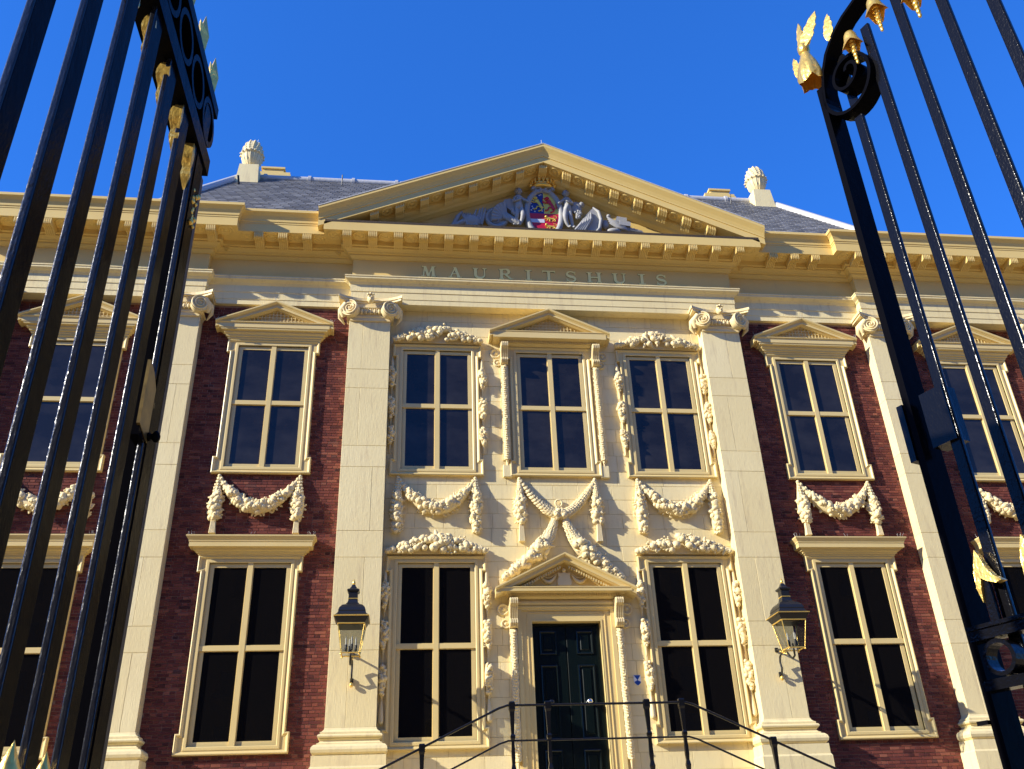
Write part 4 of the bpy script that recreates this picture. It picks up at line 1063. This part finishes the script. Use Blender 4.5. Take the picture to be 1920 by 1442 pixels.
for i in range(5): t3.tube([(.80+.06*i, SY-.14, 15.82+.0*i), (.95+.07*i, SY-.16, 15.98+.05*i), (1.06+.05*i, SY-.12, 16.22+.05*i)], [.035, .055, .02], 7)
t3.prism([(1.05, 15.72), (1.42, 15.72), (1.50, 15.9), (1.52, 16.2), (1.48, 16.46), (1.34, 16.62), (1.12, 16.36)], SY-.10, -.26, 'xz')
t3.tube([(1.30, SY-.13, 15.74), (1.44, SY-.15, 15.9), (1.50, SY-.15, 16.18), (1.46, SY-.13, 16.46), (1.33, SY-.10, 16.62)], [.03, .045, .05, .045, .02], 7)
t3.ball((1.62, SY-.06, 16.10), (.10, .08, .14)); t3.ball((1.72, SY-.08, 16.36), .06)
t3.build('carved_trophy', SCULPT, B, label='grey carved fruit, plate and palette right of the cherub')
t4 = MB()
for i in range(4): t4.tube([(1.66+.02*i, SY-.14, 16.30-.07*i), (1.80+.03*i, SY-.17, 16.14-.06*i), (2.05+.02*i, SY-.17, 16.06-.06*i), (2.22, SY-.12, 16.04-.06*i)], [.02, .04, .045, .02], 6)
t4.prism([(1.85, 16.12), (2.15, 16.02), (2.18, 16.26), (1.92, 16.30)], SY-.18, SY-.02, 'xz'); t4.prism([(1.95, 16.0), (2.24, 15.96), (2.25, 16.1), (1.97, 16.14)], SY-.22, SY-.06, 'xz')
for i in range(4): t4.tube([(2.0+.1*i, SY-.12, 15.9), (2.25+.09*i, SY-.12, 15.95-.03*i), (2.55+.05*i, SY-.06, 15.74)], [.04, .05, .02], 6)
t4.ball((1.82, SY-.08, 15.86), (.2, .12, .09), lod=2)
t4.build('carved_trophy', SCULPT, B, label='grey carved books and ribbons at the far right of the pediment field')

# ================================================================== other things on and by the building
# blue and white shield plate
sh = thing('shield_plaque', 'small blue and white heritage shield on the wall right of the door', 'sign', (1.39, 0, 4.82))
poly = [(-.075, .10), (-.075, -.04), (-.05, -.075), (0, -.11), (.05, -.075), (.075, -.04), (.075, .10)]
MB().prism(poly, -.012, -.003, 'xz').build('plate', WHITE, sh)
bq = MB(); bq.prism([(-.07, .095), (.0, .0), (.07, .095)][::-1][::-1], -.0165, -.0125, 'xz'); bq.prism([(-.07, -.035), (-.048, -.07), (0, -.103), (.048, -.07), (.07, -.035), (.0, .0)], -.0165, -.0125, 'xz'); bq.build('blue_field', BLUE, sh)

# lanterns (origin at the wall foot of the bracket)
def lantern(x, label):
    T = thing('wall_lantern', label, 'lantern', (x, -.29, 4.80), group='lanterns on the pilasters beside the door')
    yc = -.86
    def sqp(prof, m, name, mt, par):
        k = MB(); k.lathe([(r*math.sqrt(2), z) for r, z in prof], (0, yc, 0), 4, smooth=False, phase=PI/4); return k.build(name, mt, par)
    rf_ = sqp([(.235, .86), (.30, .98), (.32, .985), (.32, 1.02), (.30, 1.03), (.27, 1.06), (.25, 1.10), (.255, 1.12), (.235, 1.18), (.19, 1.235), (.13, 1.265), (.10, 1.30), (.085, 1.36), (.085, 1.50), (.115, 1.53), (.115, 1.555), (.07, 1.58), (.045, 1.62), (.03, 1.66)], None, 'roof', LAMPB, T)
    g = MB(); g.lathe([(0, 1.64), (.02, 1.66), (.035, 1.70), (.02, 1.735), (.012, 1.75), (0, 1.79)], (0, yc, 0), 10); g.build('ball_finial', GOLD, rf_)
    sqp([(.322, 1.0), (.328, 1.005), (.328, 1.015), (.322, 1.02)], None, 'gilt_rim', GOLD, rf_); sqp([(.088, 1.37), (.092, 1.375), (.092, 1.385), (.088, 1.39)], None, 'gilt_rim', GOLD, rf_)
    fr_ = MB()
    a, b, z0, z1 = .165, .245, .36, .88
    for sx in (-1, 1):
        for sy in (-1, 1): fr_.tube([(sx*a, yc+sy*a, z0), (sx*b, yc+sy*b, z1)], .010, 4)
    for sx, sy, tx, ty in ((-1, -1, 1, -1), (1, -1, 1, 1), (1, 1, -1, 1), (-1, 1, -1, -1)):
        fr_.tube([(sx*a, yc+sy*a, z0), (tx*a, yc+ty*a, z0)], .014, 4); fr_.tube([(sx*b, yc+sy*b, z1), (tx*b, yc+ty*b, z1)], .016, 4)
    F = fr_.build('frame', GOLD, T)
    bb = MB(); 
    for sx in (-1, 1):
        for sy in (-1, 1): bb.ball((sx*a, yc+sy*a, z0-.02), .02, lod=0)
    bb.build('gilt_beads', GOLD, F)
    for i, (sx, sy, tx, ty) in enumerate(((-1, -1, 1, -1), (1, -1, 1, 1), (1, 1, -1, 1), (-1, 1, -1, -1))):
        k = MB().add([(sx*a, yc+sy*a, z0), (tx*a, yc+ty*a, z0), (tx*b, yc+ty*b, z1), (sx*b, yc+sy*b, z1)], [(0, 1, 2, 3)]); k.build('glass_pane', LGLASS, T)
    cd = MB()
    for dx, dy in ((-.09, -.02), (.09, .02), (.02, -.09), (-.03, .09)): cd.lathe([(.016, .50), (.016, .64), (.008, .66), (0, .69)], (dx, yc+dy, 0), 8)
    cn = cd.build('candles', CANDLE, T)
    cc = MB(); cc.tube([(0, yc, .36), (0, yc, .47)], .015, 6)
    for dx, dy in ((-.09, -.02), (.09, .02), (.02, -.09), (-.03, .09)):
        cc.tube([(0, yc, .42), (dx*.6, yc+dy*.6, .39), (dx, yc+dy, .42)], .008, 5); cc.lathe([(.022, .42), (.024, .52), (.02, .53)], (dx, yc+dy, 0), 8)
    cc.build('candle_holder', LAMPB, T)
    br = MB(); br.tube([(0, 0.0, .02), (0, -.10, .05), (0, -.14, .14), (0, -.10, .26), (0, -.14, .36), (0, -.32, .44), (0, -.50, .40), (0, -.62, .28), (0, -.74, .20), (0, -.86, .24), (0, -.86, .36)], .02, 8)
    br.tube([(0, 0, .52), (0, -.14, .50), (0, -.32, .44)], .022, 6); br.box(-.03, .03, -.04, .005, -.02, .08); br.box(-.03, .03, -.04, .005, .48, .56)
    BRK = br.build('bracket', LAMPB, T)
    gg = MB(); gg.ball((0, -.06, -.045), (.035, .035, .05)); 
    for i in range(7): gg.ball((.01*(-1)**i, -.20-.045*i, .46-.018*i), (.028, .034, .022), Matrix.Rotation(.5, 3, 'X'), lod=0)
    gg.build('gilt_leaves', GOLD, BRK)
    return T
lantern(-4.29, 'black wall lantern with gilt edges on the pilaster left of the door')
lantern(4.29, 'black wall lantern with gilt edges on the pilaster right of the door')

# entrance stairs: landing with two flights
st = MB(); st.box(-1.75, 1.75, -2.75, -.43, 0, 2.88)
ST = st.build('entrance_stairs', STONE); ST['kind'] = 'structure'
for s in (-1, 1):
    for i in range(17):
        a, b = sorted((s*(1.75+.36*i), s*(1.75+.36*(i+1))))
        MB().box(a, b, -2.75, -.44, 0, 2.72-.16*i).build('stair_step', STONE, ST)
# iron handrail
HR = thing('stair_handrail', 'black iron handrail with square posts in front of the door and stairs', 'handrail', (0, -2.5, 2.88))
def zr(x): return 4.0 if abs(x) < 1.60 else 4.0-(abs(x)-1.60)*.46
for off, nm, rr in ((0, 'top_rail', .021), (-.56, 'lower_rail', .017)):
    k = MB(); xs = [-7, -1.62, -1.5, 1.5, 1.62, 7]
    k.tube([(x, 0, zr(x)+off-2.88+(.02 if 0 else 0)) for x in (-6.5, -3, -1.70, -1.55, 0, 1.55, 1.70, 3, 6.5)], rr, 8); k.build(nm, IRON, HR)
for x in (-1.475, -.86, .86, 1.475, -2.98, 3.02, -4.6, 4.6):
    zt = zr(x)-2.88+.045; zb_ = 0 if abs(x) < 1.75 else -.16*int((abs(x)-1.75)/.36)-.16
    p = MB(); p.lathe([(.035, zb_), (.055, zb_+.12), (.035, zb_+.2), (.045, zb_+.3), (.034, zt-.60), (.055, zt-.57), (.055, zt-.53), (.036, zt-.50), (.052, zt-.22), (.056, zt-.15), (.072, zt-.11), (.072, zt-.005), (.058, zt+.015)], (x, 0, 0), 4, smooth=False, phase=PI/4)
    p.build('post', IRON, HR)

# unseen block added behind the camera, tall enough that the lower windows mirror dark
OB = thing('added_opposite_block', 'unseen dark brick block added behind the viewer, mirrored dark in the lower windows', 'building', (0, -52, 0))
MB().box(-60, 60, -14, 0, 0, 27).build('wall', FAR, OB)
MB().prism([(-14.4, 27), (.4, 27), (-7, 32)], -60.5, 60.5, 'yz').build('roof', SLATE, OB)
wm = MB().box(-.6, .6, .0, .03, 0, 2); wme = wm.build('window', GLASS, OB, loc=(-56, 0, 2)).data
for i in range(23):
    for j in range(6):
        if i or j: link('window', wme, OB, (-56+i*5, 0, 2+j*3.7))

LB = thing('unseen_side_building', 'low dark brick range along the left side of the square, out of the picture', 'building', (-47, 0, 0))
MB().box(-12, 0, -45, 34, 0, 13).build('wall', FAR, LB)
MB().prism([(-12.4, 13), (.4, 13), (-6, 16)], -45.5, 34.5, 'xz').build('roof', SLATE, LB)
wm = MB().box(0, .03, -.6, .6, 0, 2); wme = wm.build('window', GLASS, LB, loc=(0, -42, 2)).data
for i in range(19):
    for j in range(3):
        if i or j: link('window', wme, LB, (0, -42+i*4, 2+j*3.7))

# ================================================================== the gates close to the camera
Cx, Cy, Cz = CAM
# ---- left leaf: lies in the plane x = Cx-.52, straight top rail with ring frieze
GL = thing('left_gate_leaf', 'black iron gate leaf with flat bars, brass lock and gilded leaves left of the viewer', 'gate', (Cx-.52*1.12, Cy, -.12*Cz))
GL.scale = (1.12, 1.12, 1.12)
ring_me = None
def gp(y, z): return (0, y, z+Cz)
ys = [.872+.13*k for k in range(-6, 7)]
for yk in ys:
    ob_ = MB().rbar(-.006, .006, yk, yk+.050, .24, Cz+1.53).build('bar', BLACKL, GL)
    ob_.data.materials.append(EDGE)                      # same paint; sky sheen put in by a bluer, glossier material
    for p_ in ob_.data.polygons:
        if abs(p_.normal.y) > .3: p_.material_index = 1
st_ = MB(); st_.box(-.050, .008, 1.668, 1.722, .20, Cz+1.76); SO = st_.build('stile', BLACKL, GL)
MB().box(-.004, .0085, 1.7225, 1.742, .20, Cz+1.50).build('rebate_strip', DKBROWN, GL, label='brown edge of the stile')
y0, y1 = .0, 1.76
MB().box(-.048, .012, y0, y1, Cz+1.531, Cz+1.580).build('lower_top_rail', BLACKL, GL)
MB().box(-.048, .012, y0, y1, Cz+1.722, Cz+1.755).build('upper_top_rail', BLACKL, GL)
MB().box(-.044, -.036, y0, y1, Cz+1.581, Cz+1.721).build('frieze_plate', BLACKL, GL)
for k in range(13):
    yy = .13*k+.14
    n = 20; r = MB(); r.sweep([(yy+.062*math.cos(2*PI*i/n), Cz+1.652+.062*math.sin(2*PI*i/n)) for i in range(n)], [(0, -.014), (.014, -.014), (.014, .010), (0, .010)], 'yz', closed=True)
    r.build('ring', BLACKL, GL)
    g = MB(); zb_ = Cz+1.756
    g.add([(0, yy-.018, zb_), (-.012, yy, zb_), (0, yy+.018, zb_), (.012, yy, zb_), (0, yy-.024, zb_+.045), (-.016, yy, zb_+.05), (0, yy+.024, zb_+.045), (.016, yy, zb_+.05), (0, yy, zb_+.125), (0, yy-.036, zb_+.07), (0, yy+.036, zb_+.07)],
          [(0, 1, 5, 4), (1, 2, 6, 5), (2, 3, 7, 6), (3, 0, 4, 7), (4, 5, 8), (5, 6, 8), (6, 7, 8), (7, 4, 8), (4, 9, 5), (4, 7, 9), (6, 5, 10), (6, 10, 7)]); g.build('gilded_spike', GOLD, GL)
# gilded leaves hanging below the rail between the bars
for k in range(10):
    yy = 1.665-.12*k+.0
    if yy < .2: break
    zt = Cz+1.53; L = MB()
    pts0 = [(-.004, yy-.020, zt), (-.006, yy-.030, zt-.012), (-.008, yy-.034, zt-.045), (-.006, yy-.022, zt-.075), (-.006, yy-.024, zt-.098), (-.006, yy-.012, zt-.135)]
    W0_ = [.016, .026, .034, .024, .026, .003]; X0_ = [.006, .010, .013, .009, .010, .002]; vs = []; NP = 16
    def cr_(arr, u):
        i = min(len(arr)-2, int(u)); f_ = u-i; q0, q1, q2, q3 = arr[max(0, i-1)], arr[i], arr[i+1], arr[min(len(arr)-1, i+2)]
        return .5*((2*q1)+(q2-q0)*f_+(2*q0-5*q1+4*q2-q3)*f_*f_+(3*q1-q0-3*q2+q3)*f_**3)
    for i in range(NP):
        u_ = 5*i/(NP-1); a, b, c_ = [cr_([p_[k_] for p_ in pts0], u_) for k_ in range(3)]
        wv = cr_(W0_, u_); xx_ = cr_(X0_, u_); vs += [(a-xx_, b, c_), (a-xx_, b+wv, c_), (a+xx_, b+wv, c_), (a+xx_*1.1, b, c_)]
    L.add(vs, [(i*4+j, i*4+(j+1) % 4, (i+1)*4+(j+1) % 4, (i+1)*4+j) for i in range(NP-1) for j in range(4)]); L.build('gilded_leaf', GOLD, GL)
gb = MB(); random.seed(31)
for k in range(60): gb.ball((random.uniform(-.012, .010), 1.70+random.uniform(-.012, .02), Cz+1.38+random.uniform(-.05, .05)), random.uniform(.004, .009), Matrix.Rotation(random.random()*3, 3, 'X'), lod=0)
gb.build('gilded_foliage', GOLD, GL)
lk = MB(); lk.box(-.014, .006, 1.612, 1.684, Cz+.755, Cz+.90); LK = lk.build('lock_case', BLACKL, GL)
lp = MB(); lp.add([(.0075, 1.604, Cz+.775), (.0075, 1.690, Cz+.755), (.0075, 1.690, Cz+.86), (.0075, 1.640, Cz+.905), (.0075, 1.604, Cz+.915), (.001, 1.604, Cz+.775), (.001, 1.690, Cz+.755), (.001, 1.690, Cz+.86), (.001, 1.640, Cz+.905), (.001, 1.604, Cz+.915)],
                  [(0, 1, 2, 3, 4), (0, 5, 6, 1), (1, 6, 7, 2), (2, 7, 8, 3), (3, 8, 9, 4), (4, 9, 5, 0)]); lp.build('brass_lock_plate', BRASS, LK)
MB().lathe([(.0, 0), (.009, 0), (.009, .003), (.005, .006), (.011, .012), (.012, .018), (.006, .022), (0, .023)], (.008, 1.668, Cz+.775), 14, M=Matrix.Rotation(PI/2, 3, 'Y')).build('lock_knob', BLACKL, LK)
MB().box(.0076, .0082, 1.668, 1.674, Cz+.84, Cz+.852).build('keyhole', IRON, LK)
# dog bars and bottom rails
for z in (.24, .62, .98):
    MB().box(-.014, .012, 0, 1.70, z, z+.045).build('bottom_rail', BLACKL, GL)
for k in range(9):
    yy = 1.483-.1275*k
    if yy < .25: break
    MB().box(-.006, .006, yy-.010, yy+.010, .286, Cz+.10).build('dog_bar', BLACKL, GL)
    g = MB(); zb_ = Cz+.085; g.lathe([(.012, zb_), (.022, zb_+.02), (.018, zb_+.045), (.0, zb_+.09)], (0, yy, 0), 8); g.build('gilded_spike', GOLD, GL)

# ---- right leaf: plane at distance 2.065 from the camera, direction angle 69 degrees
phi = math.radians(69.0)
nn_ = Vector((math.sin(phi), math.cos(phi), 0)); td = Vector((math.cos(phi), -math.sin(phi), 0))
org = Vector((CAM.x, CAM.y, 0))+nn_*2.065
GR = thing('right_gate_leaf', 'black iron gate leaf with scrolled top, bell flowers and gilded finial right of the viewer', 'gate', tuple(org), (0, 0, math.atan2(td.y, td.x)))
# local frame: x along the leaf (towards the viewer's right), y away from the viewer, z up from the ground
def rbox(name, t0, t1, y0, y1, z0, z1, mt=BLACK, **kw): return MB().box(t0, t1, y0, y1, z0+Cz, z1+Cz).build(name, mt, GR, **kw)
rbox('stile', -1.472, -1.450, 0, .080, -1.55, 2.36, mt=BLACKL)
# volute and swept top rail
def spiral(tc, zc_, R0, R1, a0, turns, n=70):
    return [(tc+(R0+(R1-R0)*i/n)*math.cos(a0+turns*2*PI*i/n), zc_+Cz+(R0+(R1-R0)*i/n)*1.0*math.sin(a0+turns*2*PI*i/n)) for i in range(n+1)]
tc, zc2 = -1.345, 2.335
pts = []
# the rail comes down from the upper right, round the volute and curls in
for i in range(14):
    q = i/13; pts.append((-.30-.86*q-.02*math.sin(PI*q), Cz+3.25-.66*q-.10*math.sin(PI*q)))
pts += [(-1.23, Cz+2.575), (-1.30, Cz+2.553), (-1.355, Cz+2.52), (-1.40, Cz+2.47), (-1.43, Cz+2.41), (-1.444, Cz+2.35)]
# outer loop
n = 64
for i in range(n+1):
    u = i/n; a = math.radians(168)+u*2*PI*1.95
    R = .101*(1-u)**.95+.010
    c0 = (-1.345+.008*u, 2.275+.055*min(1, u*1.4))
    el = 1.12
    pts.append((c0[0]+R*math.cos(a)*.98, Cz+c0[1]+R*math.sin(a)*el))
vv = MB(); vv.sweep(pts, [(-.006, .0), (-.006, .065), (.006, .065), (.006, .0)], 'xz', smooth=False)
vv.build('scrolled_top_rail', BLACKL, GR)
bars = [(-1.345, 2.15), (-1.232, 2.46), (-1.105, 2.62), (-.975, 2.72), (-.845, 2.83), (-.715, 2.93), (-.585, 3.02), (-.455, 3.12)]
for t, zt in bars: MB().rbar(t*1.0136-.0170, t*1.0136+.0170, .022, .037, -1.45+Cz, zt+Cz, .0045).build('bar', BLACK, GR)
rbox('bar', -1.395, -1.365, .045, .055, 2.20, 2.46, label='short bar piece behind the scroll')
# bell flowers under the rail
def bell(t, z, sc=1.):
    k = MB(); prof = [(.006, .03), (.016, .026), (.022, .012), (.024, -.008), (.028, -.026), (.036, -.042)]
    n = 18; vs = []
    for j, (r_, zz_) in enumerate(prof):
        for i in range(n):
            a = 2*PI*i/n; f = 1+(.14*math.cos(3*a) if j >= 4 else 0); dz = (-.016*math.cos(3*a) if j == 5 else (-.006*math.cos(3*a) if j == 4 else 0))
            vs.append((t+r_*f*sc*math.cos(a), r_*f*sc*math.sin(a), Cz+z+(zz_+dz)*sc))
    k.add(vs, [(j*n+i, (j+1)*n+i, (j+1)*n+(i+1) % n, j*n+(i+1) % n) for j in range(len(prof)-1) for i in range(n)], True)
    b = k.build('bell_flower', GOLD, GR)
    q = MB()
    for i in range(7): q.ball((t, 0, Cz+z-(.015+.017*i)*sc), ((.0125-.0011*i)*sc, (.0125-.0011*i)*sc, .0105*sc), lod=1)
    q.build('stamen', GOLD, b)
bell(-1.292, 2.435, .95); bell(-1.178, 2.475, 1.0); bell(-1.050, 2.385+.02, 1.05); bell(-.925, 2.60, 1.05); bell(-.79, 2.72, 1.05)
rbox('flower_stalk', -1.056, -1.044, -.006, .006, 2.42, 2.68)
# gilded finial: pleated skirt and upright leaves
fn = MB(); n = 24; prof = [(.016, .125), (.020, .11), (.026, .09), (.034, .065), (.040, .035), (.043, .005), (.040, -.02)]
vs = []
for j, (r_, zz_) in enumerate(prof):
    for i in range(n):
        a = 2*PI*i/n; f = 1+.13*math.cos(a*8)*(j/6); vs.append((-1.478+r_*f*math.cos(a), r_*f*math.sin(a), Cz+2.425+zz_+(-.010*math.cos(4*a) if j == 6 else 0)))
fn.add(vs, [(j*n+i, (j+1)*n+i, (j+1)*n+(i+1) % n, j*n+(i+1) % n) for j in range(6) for i in range(n)], True)
fn.lathe([(.012, 2.55+Cz), (.020, 2.56+Cz), (.022, 2.585+Cz), (.014, 2.60+Cz)], (-1.478, 0, 0), 12)
FN = fn.build('gilded_finial', GOLD, GR)
def fleaf(x, y, z, h, ang, tw, wd=.022):
    m = MB(); Mx = Matrix.Translation((x, y, z)) @ Matrix.Rotation(tw, 4, 'Z') @ Matrix.Rotation(ang, 4, 'Y')
    out = [(0, 0), (.45, .08), (.85, .22), (1., .38), (.78, .46), (.92, .60), (.66, .68), (.60, .82), (.30, .92), (.12, 1.0)]
    L = [(wd*a, .0, h*b) for a, b in out]+[(-wd*a*.8, .0, h*b*.97) for a, b in out[::-1][1:-1]]
    nL = len(L); vs = [Mx @ Vector((a, -.002+.012*(b_/h)**2 if True else 0, b_)) for a, _, b_ in L]+[Mx @ Vector((a, .003+.012*(b_/h)**2, b_)) for a, _, b_ in L]
    m.add(vs, [tuple(range(nL)), tuple(range(2*nL-1, nL-1, -1))]+[((i+1) % nL, i, nL+i, nL+(i+1) % nL) for i in range(nL)])
    m.build('finial_leaf', GOLD, FN)
z0f = Cz+2.575
fleaf(-1.472, -.012, z0f-.01, .160, .46, .25, .029); fleaf(-1.484, .0, z0f-.01, .155, .0, -.2, .022); fleaf(-1.478, .010, z0f, .115, .22, .1, .022)
fleaf(-1.515, -.01, Cz+2.45, .125, -.08, .4, .017); fleaf(-1.372, .0, Cz+2.505, .135, .10, .2, .021)
# lock case and keep
LC = rbox('lock_case', -1.425, -1.352, .012, .070, .965, 1.128); rbox('lock_keep', -1.492, -1.4725, -.006, .050, .945, 1.118)
# lower rails with rings, dog bars with gilded arrowheads
for z0_, z1_ in ((.445, .47), (.328, .353)): rbox('middle_rail', -1.45, .1, -.022, .022, z0_, z1_)
rbox('middle_rail_cap', -1.45, .1, -.028, .028, .4705, .48)
for k in range(11):
    t = -1.388+.13*k; n = 22
    r = MB(); r.sweep([(t+.043*math.cos(2*PI*i/n), Cz+.399+.043*math.sin(2*PI*i/n)) for i in range(n)], [(0, -.02), (0, .02), (.010, .02), (.010, -.02)], 'xz', closed=True); r.build('ring', BLACK, GR)
    rbox('dog_bar', t+.008-.011, t+.008+.011, -.006, .006, .481, .585)
    x = t+.010; a = MB(); zz_ = Cz+.575
    lp_ = [(-.014, -.045), (-.020, -.01), (-.018, .03), (-.008, .068), (-.002, .086), (.006, .070), (.014, .042), (.030, .014), (.046, .002), (.052, -.004), (.034, -.007), (.012, .003), (-.002, .014), (-.008, -.01)]
    nl = len(lp_); vs = [(x+p_*1.0, -.010-.006*(1-abs(q_)/.09), zz_+q_) for p_, q_ in lp_]+[(x+p_, .006, zz_+q_) for p_, q_ in lp_]
    a.add(vs, [tuple(range(nl-1, -1, -1)), tuple(range(nl, 2*nl))]+[(i, (i+1) % nl, nl+(i+1) % nl, nl+i) for i in range(nl)]); a.build('gilded_arrowhead', GOLD, GR)
rbox('bottom_rail', -1.45, .1, -.02, .02, -1.50, -1.44); rbox('bolt', -1.50, -1.47, -.012, .0, .258, .268)
